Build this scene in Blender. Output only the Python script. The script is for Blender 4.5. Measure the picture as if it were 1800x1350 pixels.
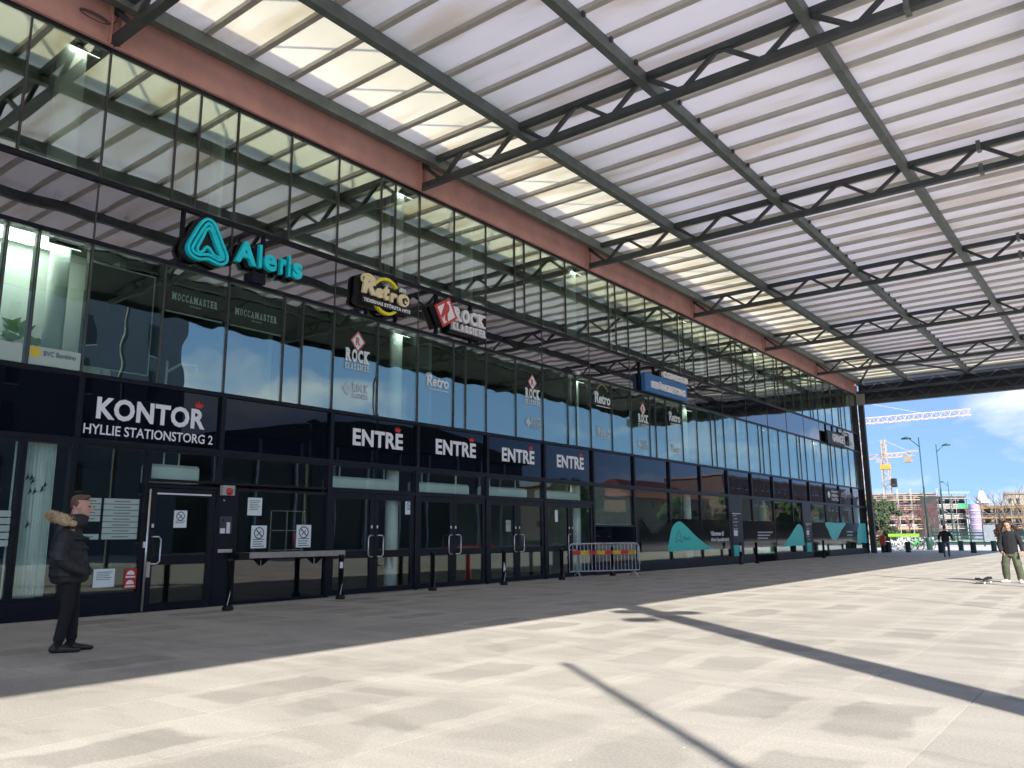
import bpy, bmesh, math, random
import numpy as np
from mathutils import Vector, Matrix

for o in list(bpy.data.objects):
    bpy.data.objects.remove(o, do_unlink=True)
random.seed(7)
rnd = random.Random(11)
SC = bpy.context.scene
COL = SC.collection
PI = math.pi

# ------------------------------------------------------------------ camera
F_PX, YAW, PITCH, ROLL, CAM_H = 1409.458, -0.659736, 0.187319, -0.0082512, 1.32
_f = np.array([math.sin(YAW) * math.cos(PITCH), math.cos(YAW) * math.cos(PITCH), math.sin(PITCH)])
_r = np.array([math.cos(YAW), -math.sin(YAW), 0.0])
_u = np.cross(_r, _f)
RT = _r * math.cos(ROLL) + _u * math.sin(ROLL)
UP = -_r * math.sin(ROLL) + _u * math.cos(ROLL)
FW = _f
CAM = np.array([0.0, 0.0, CAM_H])
cam_data = bpy.data.cameras.new('camera')
cam = bpy.data.objects.new('camera', cam_data)
COL.objects.link(cam)
cam_data.sensor_width = 36.0
cam_data.lens = F_PX / 1800.0 * 36.0
cam_data.clip_start = 0.05
cam_data.clip_end = 3000.0
cam.matrix_world = Matrix(((RT[0], UP[0], -FW[0], CAM[0]), (RT[1], UP[1], -FW[1], CAM[1]),
                           (RT[2], UP[2], -FW[2], CAM[2]), (0, 0, 0, 1)))
SC.camera = cam


def ray(x, y):
    return FW + RT * (x - 900.0) / F_PX - UP * (y - 675.0) / F_PX


def gp(x, y, z=0.0):
    """photo pixel -> point on the horizontal plane z"""
    d = ray(x, y)
    return CAM + d * (z - CAM_H) / d[2]


def fp(x, y, X):
    """photo pixel -> point on the facade-parallel plane x = X"""
    d = ray(x, y)
    return CAM + d * X / d[0]


def proj(p):
    v = np.array(p, float) - CAM
    z = v @ FW
    if z < 0.1:
        return None
    return 900 + F_PX * (v @ RT) / z, 675 - F_PX * (v @ UP) / z, z


def dist_at(x, y, d):
    """point along a pixel's direction at horizontal distance d from the camera"""
    r = ray(x, y)
    return CAM + r * d / math.hypot(r[0], r[1])


# ------------------------------------------------------------------ world, sun, exposure
SUN_EL = math.radians(36.0)
SUN_DIR = Vector((0.750 * math.cos(SUN_EL), -0.662 * math.cos(SUN_EL), math.sin(SUN_EL))).normalized()
world = bpy.data.worlds.new('World')
SC.world = world
world.use_nodes = True
wn, wl = world.node_tree.nodes, world.node_tree.links
wn.clear()
w_out = wn.new('ShaderNodeOutputWorld')
w_bg = wn.new('ShaderNodeBackground')
w_sky = wn.new('ShaderNodeTexSky')
w_sky.sky_type = 'NISHITA'
w_sky.sun_disc = False
w_sky.sun_elevation = SUN_EL
w_sky.sun_rotation = math.radians(131.4)
w_sky.air_density = 1.0
w_sky.dust_density = 0.2
w_sky.ozone_density = 3.0
w_bg.inputs['Strength'].default_value = 0.138
tc = wn.new('ShaderNodeTexCoord')
lift = wn.new('ShaderNodeMapping')
lift.inputs['Location'].default_value = (0, 0, 0.30)
wl.new(tc.outputs['Generated'], lift.inputs['Vector'])
nrm = wn.new('ShaderNodeVectorMath'); nrm.operation = 'NORMALIZE'
wl.new(lift.outputs[0], nrm.inputs[0])
wl.new(nrm.outputs[0], w_sky.inputs['Vector'])
cn = wn.new('ShaderNodeTexNoise')
cn.inputs['Scale'].default_value = 4.2
cn.inputs['Detail'].default_value = 8.0
cn.inputs['Roughness'].default_value = 0.55
cn.inputs['Distortion'].default_value = 0.25
cmap = wn.new('ShaderNodeMapping')
cmap.inputs['Scale'].default_value = (1.0, 1.0, 2.6)
cmap.inputs['Location'].default_value = (2.1, 0.7, 0.35)
wl.new(tc.outputs['Generated'], cmap.inputs['Vector'])
wl.new(cmap.outputs[0], cn.inputs['Vector'])
cr = wn.new('ShaderNodeValToRGB')
cr.color_ramp.elements[0].position = 0.51
cr.color_ramp.elements[0].color = (0, 0, 0, 1)
cr.color_ramp.elements[1].position = 0.68
cr.color_ramp.elements[1].color = (1, 1, 1, 1)
wl.new(cn.outputs['Fac'], cr.inputs[0])
cn2 = wn.new('ShaderNodeTexNoise')
cn2.inputs['Scale'].default_value = 9.0
cn2.inputs['Detail'].default_value = 6.0
wl.new(cmap.outputs[0], cn2.inputs['Vector'])
cshade = wn.new('ShaderNodeMixRGB')
cshade.inputs[1].default_value = (3.0, 3.25, 3.8, 1)
cshade.inputs[2].default_value = (5.2, 5.3, 5.5, 1)
wl.new(cn2.outputs['Fac'], cshade.inputs[0])
cfac = wn.new('ShaderNodeMath'); cfac.operation = 'MULTIPLY'; cfac.inputs[1].default_value = 0.85
wl.new(cr.outputs[0], cfac.inputs[0])
wmix = wn.new('ShaderNodeMixRGB')
wl.new(cfac.outputs[0], wmix.inputs[0])
wl.new(w_sky.outputs[0], wmix.inputs[1])
wl.new(cshade.outputs[0], wmix.inputs[2])
wl.new(wmix.outputs[0], w_bg.inputs[0])
wl.new(w_bg.outputs[0], w_out.inputs[0])

sun_data = bpy.data.lights.new('sun', 'SUN')
sun_data.energy = 4.4
sun_data.angle = math.radians(0.5)
sun_data.color = (1.0, 0.95, 0.865)
sun = bpy.data.objects.new('sun', sun_data)
COL.objects.link(sun)
sun.rotation_euler = SUN_DIR.to_track_quat('Z', 'Y').to_euler()

vs = SC.view_settings
vs.view_transform = 'Standard'
vs.look = 'None'
vs.exposure = 1.0
vs.gamma = 1.0
vs.use_curve_mapping = False
SC.render.engine = 'CYCLES'
cy = SC.cycles
cy.max_bounces = 10
cy.diffuse_bounces = 5
cy.glossy_bounces = 5
cy.transmission_bounces = 6
cy.transparent_max_bounces = 24
cy.caustics_reflective = False
cy.caustics_refractive = False
cy.use_denoising = True
cy.sample_clamp_indirect = 6.0

# ------------------------------------------------------------------ materials
MATS = {}


def _base(name):
    m = bpy.data.materials.new(name)
    m.use_nodes = True
    n, l = m.node_tree.nodes, m.node_tree.links
    return m, n, l, n['Principled BSDF']


def mat(name, col, rough=0.6, metal=0.0, var=0.12, scale=3.0, bump=0.0, bscale=40.0, spec=0.5, rand=0.0):
    """plain surface: base colour with mottled variation, optional bump and per-object variation"""
    if name in MATS:
        return MATS[name]
    m, n, l, p = _base(name)
    p.inputs['Roughness'].default_value = rough
    p.inputs['Metallic'].default_value = metal
    p.inputs['Specular IOR Level'].default_value = spec
    g = n.new('ShaderNodeNewGeometry')
    t = n.new('ShaderNodeTexNoise')
    t.inputs['Scale'].default_value = scale
    t.inputs['Detail'].default_value = 6.0
    t.inputs['Roughness'].default_value = 0.6
    l.new(g.outputs['Position'], t.inputs['Vector'])
    mr = n.new('ShaderNodeMapRange')
    mr.inputs['From Min'].default_value = 0.3
    mr.inputs['From Max'].default_value = 0.7
    mr.inputs['To Min'].default_value = 1.0 - var
    mr.inputs['To Max'].default_value = 1.0 + var
    l.new(t.outputs['Fac'], mr.inputs['Value'])
    hsv = n.new('ShaderNodeHueSaturation')
    hsv.inputs['Color'].default_value = (*col, 1)
    if rand > 0:
        oi = n.new('ShaderNodeObjectInfo')
        mr2 = n.new('ShaderNodeMapRange')
        mr2.inputs['To Min'].default_value = 1.0 - rand
        mr2.inputs['To Max'].default_value = 1.0 + rand
        l.new(oi.outputs['Random'], mr2.inputs['Value'])
        mu = n.new('ShaderNodeMath'); mu.operation = 'MULTIPLY'
        l.new(mr.outputs[0], mu.inputs[0]); l.new(mr2.outputs[0], mu.inputs[1])
        l.new(mu.outputs[0], hsv.inputs['Value'])
    else:
        l.new(mr.outputs[0], hsv.inputs['Value'])
    l.new(hsv.outputs[0], p.inputs['Base Color'])
    if bump > 0:
        b = n.new('ShaderNodeBump')
        b.inputs['Strength'].default_value = bump
        t2 = n.new('ShaderNodeTexNoise')
        t2.inputs['Scale'].default_value = bscale
        t2.inputs['Detail'].default_value = 4.0
        l.new(g.outputs['Position'], t2.inputs['Vector'])
        l.new(t2.outputs['Fac'], b.inputs['Height'])
        l.new(b.outputs[0], p.inputs['Normal'])
    MATS[name] = m
    return m


def schlick(n, l, r0, normal=None):
    lw = n.new('ShaderNodeLayerWeight')
    lw.inputs['Blend'].default_value = 0.5
    if normal:
        l.new(normal, lw.inputs['Normal'])
    pw = n.new('ShaderNodeMath'); pw.operation = 'POWER'; pw.inputs[1].default_value = 4.0
    l.new(lw.outputs['Facing'], pw.inputs[0])
    mr = n.new('ShaderNodeMapRange')
    mr.inputs['To Min'].default_value = r0
    mr.inputs['To Max'].default_value = 1.0
    l.new(pw.outputs[0], mr.inputs['Value'])
    return mr.outputs[0]


def wobble(n, l, strength, scale):
    """slow waviness of a glass pane, different in each pane"""
    g = n.new('ShaderNodeNewGeometry')
    oi = n.new('ShaderNodeObjectInfo')
    mu = n.new('ShaderNodeVectorMath'); mu.operation = 'SCALE'; mu.inputs['Scale'].default_value = 37.0
    cx = n.new('ShaderNodeCombineXYZ')
    l.new(oi.outputs['Random'], cx.inputs[0]); l.new(oi.outputs['Random'], cx.inputs[1])
    l.new(cx.outputs[0], mu.inputs[0])
    ad = n.new('ShaderNodeVectorMath'); ad.operation = 'ADD'
    l.new(g.outputs['Position'], ad.inputs[0]); l.new(mu.outputs[0], ad.inputs[1])
    t = n.new('ShaderNodeTexNoise')
    t.inputs['Scale'].default_value = scale
    t.inputs['Detail'].default_value = 1.0
    l.new(ad.outputs[0], t.inputs['Vector'])
    b = n.new('ShaderNodeBump')
    b.inputs['Strength'].default_value = 1.0
    b.inputs['Distance'].default_value = strength
    l.new(t.outputs['Fac'], b.inputs['Height'])
    return b.outputs[0]


def glass_mat(name, tint, r0, gl=(0.95, 0.97, 0.95), wob=0.003, wscale=0.9):
    if name in MATS:
        return MATS[name]
    m, n, l, p = _base(name)
    out = n['Material Output']
    n.remove(p)
    nb = wobble(n, l, wob, wscale)
    fac = schlick(n, l, r0, nb)
    tr = n.new('ShaderNodeBsdfTransparent'); tr.inputs[0].default_value = (*tint, 1)
    go = n.new('ShaderNodeBsdfGlossy'); go.inputs['Roughness'].default_value = 0.0
    go.inputs[0].default_value = (*gl, 1)
    l.new(nb, go.inputs['Normal'])
    mx = n.new('ShaderNodeMixShader')
    l.new(fac, mx.inputs[0]); l.new(tr.outputs[0], mx.inputs[1]); l.new(go.outputs[0], mx.inputs[2])
    l.new(mx.outputs[0], out.inputs[0])
    MATS[name] = m
    return m


def black_glass(name, col, r0, wob=0.003, wscale=0.9, gl=(0.9, 0.9, 0.92)):
    if name in MATS:
        return MATS[name]
    m, n, l, p = _base(name)
    out = n['Material Output']
    n.remove(p)
    nb = wobble(n, l, wob, wscale)
    fac = schlick(n, l, r0, nb)
    df = n.new('ShaderNodeBsdfDiffuse'); df.inputs[0].default_value = (*col, 1)
    go = n.new('ShaderNodeBsdfGlossy'); go.inputs['Roughness'].default_value = 0.01
    go.inputs[0].default_value = (*gl, 1)
    l.new(nb, go.inputs['Normal'])
    mx = n.new('ShaderNodeMixShader')
    l.new(fac, mx.inputs[0]); l.new(df.outputs[0], mx.inputs[1]); l.new(go.outputs[0], mx.inputs[2])
    l.new(mx.outputs[0], out.inputs[0])
    MATS[name] = m
    return m


def sheet_mat(name, trans, stain=0.0):
    """translucent roof sheet, a little weathered"""
    m, n, l, p = _base(name)
    out = n['Material Output']
    n.remove(p)
    g = n.new('ShaderNodeNewGeometry')
    mp = n.new('ShaderNodeMapping'); mp.inputs['Scale'].default_value = (0.35, 1.6, 1)
    l.new(g.outputs['Position'], mp.inputs[0])
    t = n.new('ShaderNodeTexNoise'); t.inputs['Scale'].default_value = 0.9
    t.inputs['Detail'].default_value = 7.0
    l.new(mp.outputs[0], t.inputs['Vector'])
    r = n.new('ShaderNodeValToRGB')
    r.color_ramp.elements[0].position = 0.30
    r.color_ramp.elements[0].color = tuple(c * k for c, k in zip(trans, (1 - stain, 1 - stain * 1.35, 1 - stain * 1.9))) + (1,)
    r.color_ramp.elements[1].position = 0.48
    r.color_ramp.elements[1].color = (*trans, 1)
    e = r.color_ramp.elements.new(0.75)
    e.color = tuple(c * 1.05 for c in trans) + (1,)
    l.new(t.outputs['Fac'], r.inputs[0])
    tl = n.new('ShaderNodeBsdfTranslucent')
    l.new(r.outputs[0], tl.inputs[0])
    df = n.new('ShaderNodeBsdfDiffuse'); df.inputs[0].default_value = (0.42, 0.41, 0.40, 1)
    ad = n.new('ShaderNodeAddShader')
    l.new(tl.outputs[0], ad.inputs[0]); l.new(df.outputs[0], ad.inputs[1])
    l.new(ad.outputs[0], out.inputs[0])
    MATS[name] = m
    return m


M_FRAME = mat('frame_navy', (0.0065, 0.0075, 0.014), 0.40, spec=0.3, var=0.2, scale=6)
M_CAP = mat('glazing_cap', (0.075, 0.068, 0.066), 0.45, 0.3)
M_BLACK = mat('black_paint', (0.007, 0.007, 0.009), 0.42, spec=0.35, var=0.25, scale=9)
M_GLASS = glass_mat('facade_glass', (0.90, 0.97, 0.92), 0.42, (0.90, 0.98, 0.89))
M_GLASS2 = glass_mat('facade_glass_clear', (0.80, 0.91, 0.85), 0.22, (0.87, 0.97, 0.92), 0.0045, 1.1)
M_GLASSG = glass_mat('ground_glass', (0.92, 0.975, 0.945), 0.055, (0.90, 0.97, 0.93), 0.0015)
M_SPAN = black_glass('spandrel_glass', (0.006, 0.006, 0.007), 0.25, 0.004, 0.8)
M_SPAN1 = black_glass('lower_spandrel_glass', (0.004, 0.005, 0.010), 0.026, 0.002, 0.8, (0.9, 0.92, 1.0))
M_FASCIA = mat('fascia_red', (0.60, 0.325, 0.295), 0.62, var=0.16, scale=1.1, bump=0.05)
M_TRUSS = mat('truss_steel', (0.058, 0.066, 0.069), 0.5, 0.2, var=0.22, scale=2.5)
M_BEAM = mat('beam_galvanised', (0.13, 0.15, 0.145), 0.5, 0.25, var=0.2, scale=3)
M_PURLIN = mat('purlin_galvanised', (0.50, 0.48, 0.44), 0.55, 0.15, var=0.10, scale=2)
M_SHEET = sheet_mat('roof_sheet', (0.555, 0.54, 0.465), 0.17)
M_SUNMASK = sheet_mat('sun_mask_skin', (0.53, 0.545, 0.71), 0.12)  # added layer that dims the roof light, bluish to offset the cream sheet
M_STEEL = mat('brushed_steel', (0.62, 0.61, 0.59), 0.32, 0.9, var=0.1, scale=20)
M_GALV = mat('galvanised_tube', (0.55, 0.56, 0.57), 0.42, 0.6, var=0.12, scale=14)
M_WHITE = mat('white_paint', (0.78, 0.79, 0.80), 0.5, var=0.05)
M_LETTER = mat('white_letter', (0.88, 0.88, 0.90), 0.5, var=0.03)
M_RED = mat('red_paint', (0.62, 0.035, 0.03), 0.45, var=0.06)
M_PAPER = mat('paper_white', (0.80, 0.87, 0.83), 0.8, var=0.04)
M_INK = mat('ink_grey', (0.16, 0.17, 0.18), 0.8, var=0.1)
M_TEALSIGN = mat('sign_turquoise', (0.01, 0.72, 0.82), 0.4, var=0.05)
M_TEALSIDE = mat('sign_turquoise_edge', (0.006, 0.17, 0.19), 0.5, var=0.05)
M_TEAL = mat('film_turquoise', (0.01, 0.60, 0.52), 0.35, var=0.05, scale=1)
M_FILM = mat('film_dark', (0.009, 0.013, 0.016), 0.06, spec=0.3, var=0.2, scale=1)
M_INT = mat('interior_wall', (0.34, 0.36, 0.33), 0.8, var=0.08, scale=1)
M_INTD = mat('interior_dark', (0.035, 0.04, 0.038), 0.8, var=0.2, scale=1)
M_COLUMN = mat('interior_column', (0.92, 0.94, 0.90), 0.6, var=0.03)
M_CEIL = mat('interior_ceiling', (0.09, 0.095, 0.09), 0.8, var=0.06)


def plaza_mat():
    m, n, l, p = _base('plaza_concrete')
    p.inputs['Roughness'].default_value = 0.78
    g = n.new('ShaderNodeNewGeometry')
    uv = n.new('ShaderNodeUVMap'); uv.uv_map = 'slab'
    at = n.new('ShaderNodeAttribute'); at.attribute_name = 'tone'
    oi = n.new('ShaderNodeObjectInfo')
    # wobbling of the wear pattern
    tn = n.new('ShaderNodeTexNoise'); tn.inputs['Scale'].default_value = 1.7; tn.inputs['Detail'].default_value = 7
    l.new(g.outputs['Position'], tn.inputs['Vector'])
    sub = n.new('ShaderNodeVectorMath'); sub.operation = 'SUBTRACT'; sub.inputs[1].default_value = (0.5, 0.5, 0.5)
    l.new(tn.outputs['Color'], sub.inputs[0])
    scl = n.new('ShaderNodeVectorMath'); scl.operation = 'SCALE'; scl.inputs['Scale'].default_value = 0.50
    l.new(sub.outputs[0], scl.inputs[0])
    ad = n.new('ShaderNodeVectorMath'); ad.operation = 'ADD'
    l.new(uv.outputs[0], ad.inputs[0]); l.new(scl.outputs[0], ad.inputs[1])
    c = n.new('ShaderNodeVectorMath'); c.operation = 'SUBTRACT'; c.inputs[1].default_value = (0.5, 0.5, 0)
    l.new(ad.outputs[0], c.inputs[0])
    ab = n.new('ShaderNodeVectorMath'); ab.operation = 'ABSOLUTE'
    l.new(c.outputs[0], ab.inputs[0])
    sp = n.new('ShaderNodeSeparateXYZ'); l.new(ab.outputs[0], sp.inputs[0])
    mx = n.new('ShaderNodeMath'); mx.operation = 'MAXIMUM'
    l.new(sp.outputs[0], mx.inputs[0]); l.new(sp.outputs[1], mx.inputs[1])
    cen = n.new('ShaderNodeMapRange'); cen.interpolation_type = 'SMOOTHSTEP'
    cen.inputs['From Min'].default_value = 0.27; cen.inputs['From Max'].default_value = 0.36
    cen.inputs['To Min'].default_value = 1.0; cen.inputs['To Max'].default_value = 0.0
    l.new(mx.outputs[0], cen.inputs['Value'])
    # how strongly each slab is worn
    rs = n.new('ShaderNodeMath'); rs.operation = 'ADD'
    l.new(oi.outputs['Random'], rs.inputs[0]); l.new(at.outputs['Fac'], rs.inputs[1])
    fr = n.new('ShaderNodeMath'); fr.operation = 'FRACT'; l.new(rs.outputs[0], fr.inputs[0])
    big = n.new('ShaderNodeTexNoise'); big.inputs['Scale'].default_value = 0.22; big.inputs['Detail'].default_value = 3
    l.new(g.outputs['Position'], big.inputs['Vector'])
    bm = n.new('ShaderNodeMapRange'); bm.inputs['From Min'].default_value = 0.35; bm.inputs['From Max'].default_value = 0.65
    l.new(big.outputs['Fac'], bm.inputs['Value'])
    w1 = n.new('ShaderNodeMath'); w1.operation = 'MULTIPLY'
    l.new(cen.outputs[0], w1.inputs[0]); l.new(fr.outputs[0], w1.inputs[1])
    w2 = n.new('ShaderNodeMath'); w2.operation = 'MULTIPLY_ADD'; w2.inputs[1].default_value = 0.75
    l.new(bm.outputs[0], w2.inputs[2])
    w2.inputs[2].default_value = 0
    w3 = n.new('ShaderNodeMath'); w3.operation = 'MULTIPLY'; w3.inputs[1].default_value = 0.85
    l.new(w1.outputs[0], w3.inputs[0])
    bl = n.new('ShaderNodeMath'); bl.operation = 'MULTIPLY_ADD'; bl.inputs[1].default_value = 0.16
    l.new(bm.outputs[0], bl.inputs[0]); l.new(w3.outputs[0], bl.inputs[2])
    n.remove(w2)
    ramp = n.new('ShaderNodeMixRGB')
    ramp.inputs[1].default_value = (0.475, 0.442, 0.388, 1)
    ramp.inputs[2].default_value = (0.325, 0.303, 0.265, 1)
    l.new(bl.outputs[0], ramp.inputs[0])
    # slab tone
    tone = n.new('ShaderNodeMapRange'); tone.inputs['To Min'].default_value = 0.93; tone.inputs['To Max'].default_value = 1.05
    l.new(fr.outputs[0], tone.inputs['Value'])
    # fine speckle
    sn = n.new('ShaderNodeTexNoise'); sn.inputs['Scale'].default_value = 55; sn.inputs['Detail'].default_value = 4
    l.new(g.outputs['Position'], sn.inputs['Vector'])
    sm = n.new('ShaderNodeMapRange'); sm.inputs['From Min'].default_value = 0.3; sm.inputs['From Max'].default_value = 0.7
    sm.inputs['To Min'].default_value = 0.82; sm.inputs['To Max'].default_value = 1.13
    l.new(sn.outputs['Fac'], sm.inputs['Value'])
    # streaks of dried water
    mp = n.new('ShaderNodeMapping'); mp.inputs['Scale'].default_value = (0.55, 1.9, 1); mp.inputs['Rotation'].default_value = (0, 0, 0.5)
    l.new(g.outputs['Position'], mp.inputs[0])
    st = n.new('ShaderNodeTexNoise'); st.inputs['Scale'].default_value = 0.8; st.inputs['Detail'].default_value = 6; st.inputs['Distortion'].default_value = 1.2
    l.new(mp.outputs[0], st.inputs['Vector'])
    stm = n.new('ShaderNodeMapRange'); stm.inputs['From Min'].default_value = 0.42; stm.inputs['From Max'].default_value = 0.62
    stm.inputs['To Min'].default_value = 0.91; stm.inputs['To Max'].default_value = 1.04
    l.new(st.outputs['Fac'], stm.inputs['Value'])
    pn = n.new('ShaderNodeTexNoise'); pn.inputs['Scale'].default_value = 0.62; pn.inputs['Detail'].default_value = 7; pn.inputs['Roughness'].default_value = 0.52; pn.inputs['Distortion'].default_value = 0.8
    mp2 = n.new('ShaderNodeMapping'); mp2.inputs['Scale'].default_value = (1.0, 1.5, 1); mp2.inputs['Rotation'].default_value = (0, 0, -0.6); mp2.inputs['Location'].default_value = (3, 7, 1)
    l.new(g.outputs['Position'], mp2.inputs[0]); l.new(mp2.outputs[0], pn.inputs['Vector'])
    pm_ = n.new('ShaderNodeMapRange'); pm_.inputs['From Min'].default_value = 0.535; pm_.inputs['From Max'].default_value = 0.575
    pm_.inputs['To Min'].default_value = 1.0; pm_.inputs['To Max'].default_value = 0.90
    l.new(pn.outputs['Fac'], pm_.inputs['Value'])
    mz = n.new('ShaderNodeMath'); mz.operation = 'MULTIPLY'; l.new(stm.outputs[0], mz.inputs[0]); l.new(pm_.outputs[0], mz.inputs[1])
    stm = mz
    m1 = n.new('ShaderNodeMath'); m1.operation = 'MULTIPLY'; l.new(tone.outputs[0], m1.inputs[0]); l.new(sm.outputs[0], m1.inputs[1])
    m2 = n.new('ShaderNodeMath'); m2.operation = 'MULTIPLY'; l.new(m1.outputs[0], m2.inputs[0]); l.new(stm.outputs[0], m2.inputs[1])
    hs = n.new('ShaderNodeHueSaturation'); l.new(ramp.outputs[0], hs.inputs['Color']); l.new(m2.outputs[0], hs.inputs['Value'])
    # chewing gum spots and litter
    vo = n.new('ShaderNodeTexVoronoi'); vo.inputs['Scale'].default_value = 2.9
    l.new(g.outputs['Position'], vo.inputs['Vector'])
    vm = n.new('ShaderNodeMath'); vm.operation = 'LESS_THAN'; vm.inputs[1].default_value = 0.035
    l.new(vo.outputs['Distance'], vm.inputs[0])
    sel = n.new('ShaderNodeSeparateXYZ'); l.new(vo.outputs['Color'], sel.inputs[0])
    gt = n.new('ShaderNodeMath'); gt.operation = 'GREATER_THAN'; gt.inputs[1].default_value = 0.5
    l.new(sel.outputs[0], gt.inputs[0])
    vmm = n.new('ShaderNodeMath'); vmm.operation = 'MULTIPLY'; l.new(vm.outputs[0], vmm.inputs[0]); l.new(gt.outputs[0], vmm.inputs[1])
    fin = n.new('ShaderNodeMixRGB'); fin.inputs[2].default_value = (0.62, 0.61, 0.59, 1)
    l.new(vmm.outputs[0], fin.inputs[0]); l.new(hs.outputs[0], fin.inputs[1])
    l.new(fin.outputs[0], p.inputs['Base Color'])
    b = n.new('ShaderNodeBump'); b.inputs['Strength'].default_value = 0.12; b.inputs['Distance'].default_value = 0.01
    l.new(sn.outputs['Fac'], b.inputs['Height']); l.new(b.outputs[0], p.inputs['Normal'])
    return m


M_PLAZA = plaza_mat()
M_JOINT = mat('joint_sand', (0.50, 0.465, 0.40), 0.9, var=0.15, scale=5)
M_GROUND = mat('ground_paving', (0.48, 0.455, 0.41), 0.85, var=0.12, scale=0.3)

# ------------------------------------------------------------------ mesh helpers


class MB:
    """collects simple shapes into one mesh"""

    def __init__(self):
        self.v, self.f = [], []

    def add(self, vs, fs):
        o = len(self.v)
        self.v += [tuple(map(float, p)) for p in vs]
        self.f += [tuple(i + o for i in f) for f in fs]
        return self

    def box(self, x0, x1, y0, y1, z0, z1):
        vs = [(x0, y0, z0), (x1, y0, z0), (x1, y1, z0), (x0, y1, z0), (x0, y0, z1), (x1, y0, z1), (x1, y1, z1), (x0, y1, z1)]
        return self.add(vs, [(0, 3, 2, 1), (4, 5, 6, 7), (0, 1, 5, 4), (1, 2, 6, 5), (2, 3, 7, 6), (3, 0, 4, 7)])

    def bar(self, a, b, w, h=None, up=(0, 0, 1)):
        """rectangular bar from a to b"""
        h = w if h is None else h
        a, b = Vector(a), Vector(b)
        d = (b - a).normalized()
        u = Vector(up)
        if abs(d.dot(u)) > 0.98:
            u = Vector((1, 0, 0))
        s = d.cross(u).normalized() * w / 2
        t = s.cross(d).normalized() * h / 2
        vs = [a - s - t, a + s - t, a + s + t, a - s + t, b - s - t, b + s - t, b + s + t, b - s + t]
        return self.add(vs, [(0, 1, 2, 3), (7, 6, 5, 4), (0, 4, 5, 1), (1, 5, 6, 2), (2, 6, 7, 3), (3, 7, 4, 0)])

    def tube(self, pts, r, n=8, closed=False, r1=None):
        pts = [Vector(p) for p in pts]
        N = len(pts)
        rings = []
        prev = None
        for i, p in enumerate(pts):
            if closed:
                d = pts[(i + 1) % N] - pts[i - 1]
            else:
                d = pts[min(i + 1, N - 1)] - pts[max(i - 1, 0)]
            d.normalize()
            if prev is None:
                u = Vector((0, 0, 1)) if abs(d.z) < 0.9 else Vector((1, 0, 0))
                s = d.cross(u).normalized()
            else:
                s = (prev - d * prev.dot(d)).normalized()
            prev = s
            t = d.cross(s)
            rr = r if r1 is None else r + (r1 - r) * i / max(1, N - 1)
            rings.append([p + (s * math.cos(2 * PI * k / n) + t * math.sin(2 * PI * k / n)) * rr for k in range(n)])
        vs = [q for rg in rings for q in rg]
        fs = []
        for i in range(N if closed else N - 1):
            j = (i + 1) % N
            for k in range(n):
                k2 = (k + 1) % n
                fs.append((i * n + k, j * n + k, j * n + k2, i * n + k2))
        if not closed:
            fs.append(tuple(range(n)))
            fs.append(tuple((N - 1) * n + k for k in reversed(range(n))))
        return self.add(vs, fs)

    def lathe(self, prof, n=16, c=(0, 0, 0)):
        """profile [(r, z)] turned round the z axis"""
        vs, fs = [], []
        for r, z in prof:
            for k in range(n):
                vs.append((c[0] + r * math.cos(2 * PI * k / n), c[1] + r * math.sin(2 * PI * k / n), c[2] + z))
        for i in range(len(prof) - 1):
            for k in range(n):
                k2 = (k + 1) % n
                fs.append((i * n + k, i * n + k2, (i + 1) * n + k2, (i + 1) * n + k))
        fs.append(tuple(reversed(range(n))))
        fs.append(tuple((len(prof) - 1) * n + k for k in range(n)))
        return self.add(vs, fs)

    def prism(self, poly, mapf, d0, d1):
        """flat outline [(a, b)] given thickness; mapf(a, b, d) -> xyz"""
        n = len(poly)
        area = sum(poly[i][0] * poly[(i + 1) % n][1] - poly[(i + 1) % n][0] * poly[i][1] for i in range(n))
        if area < 0:
            poly = poly[::-1]
        vs = [mapf(a, b, d0) for a, b in poly] + [mapf(a, b, d1) for a, b in poly]
        fs = [tuple(reversed(range(n))), tuple(range(n, 2 * n))]
        for i in range(n):
            j = (i + 1) % n
            fs.append((i, j, n + j, n + i))
        return self.add(vs, fs)

    def mesh(self, name, m, smooth=False):
        me = bpy.data.meshes.new(name)
        me.from_pydata(self.v, [], self.f)
        if m:
            me.materials.append(m)
        if smooth:
            me.polygons.foreach_set('use_smooth', [True] * len(me.polygons))
        me.update()
        return me


def link(name, me, parent=None, loc=(0, 0, 0), rot=None):
    o = bpy.data.objects.new(name, me)
    COL.objects.link(o)
    o.location = loc
    if rot:
        o.rotation_euler = rot
    if parent is not None:
        o.parent = parent
    return o


def build(name, mb, m, parent=None, smooth=False, loc=(0, 0, 0), rot=None):
    return link(name, mb.mesh(name, m, smooth), parent, loc, rot)


_cache = {}


def piece(name, size, c, m, parent=None, rot=None):
    """a box-shaped piece; alike pieces share mesh data"""
    key = (tuple(round(s, 4) for s in size), m.name)
    if key not in _cache:
        sx, sy, sz = (s / 2 for s in size)
        _cache[key] = MB().box(-sx, sx, -sy, sy, -sz, sz).mesh(name, m)
    return link(name, _cache[key], parent, c, rot)


def span(name, x0, x1, y0, y1, z0, z1, m, parent=None):
    return piece(name, (x1 - x0, y1 - y0, z1 - z0), ((x0 + x1) / 2, (y0 + y1) / 2, (z0 + z1) / 2), m, parent)


def tag(o, label, cat, group=None, kind=None):
    o['label'] = label
    o['category'] = cat
    if group:
        o['group'] = group
    if kind:
        o['kind'] = kind
    return o


def empty(name, loc=(0, 0, 0), rz=0.0):
    o = bpy.data.objects.new(name, None)
    COL.objects.link(o)
    o.location = loc
    o.rotation_euler = (0, 0, rz)
    return o


def struct(o):
    o['kind'] = 'structure'
    return o


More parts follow.
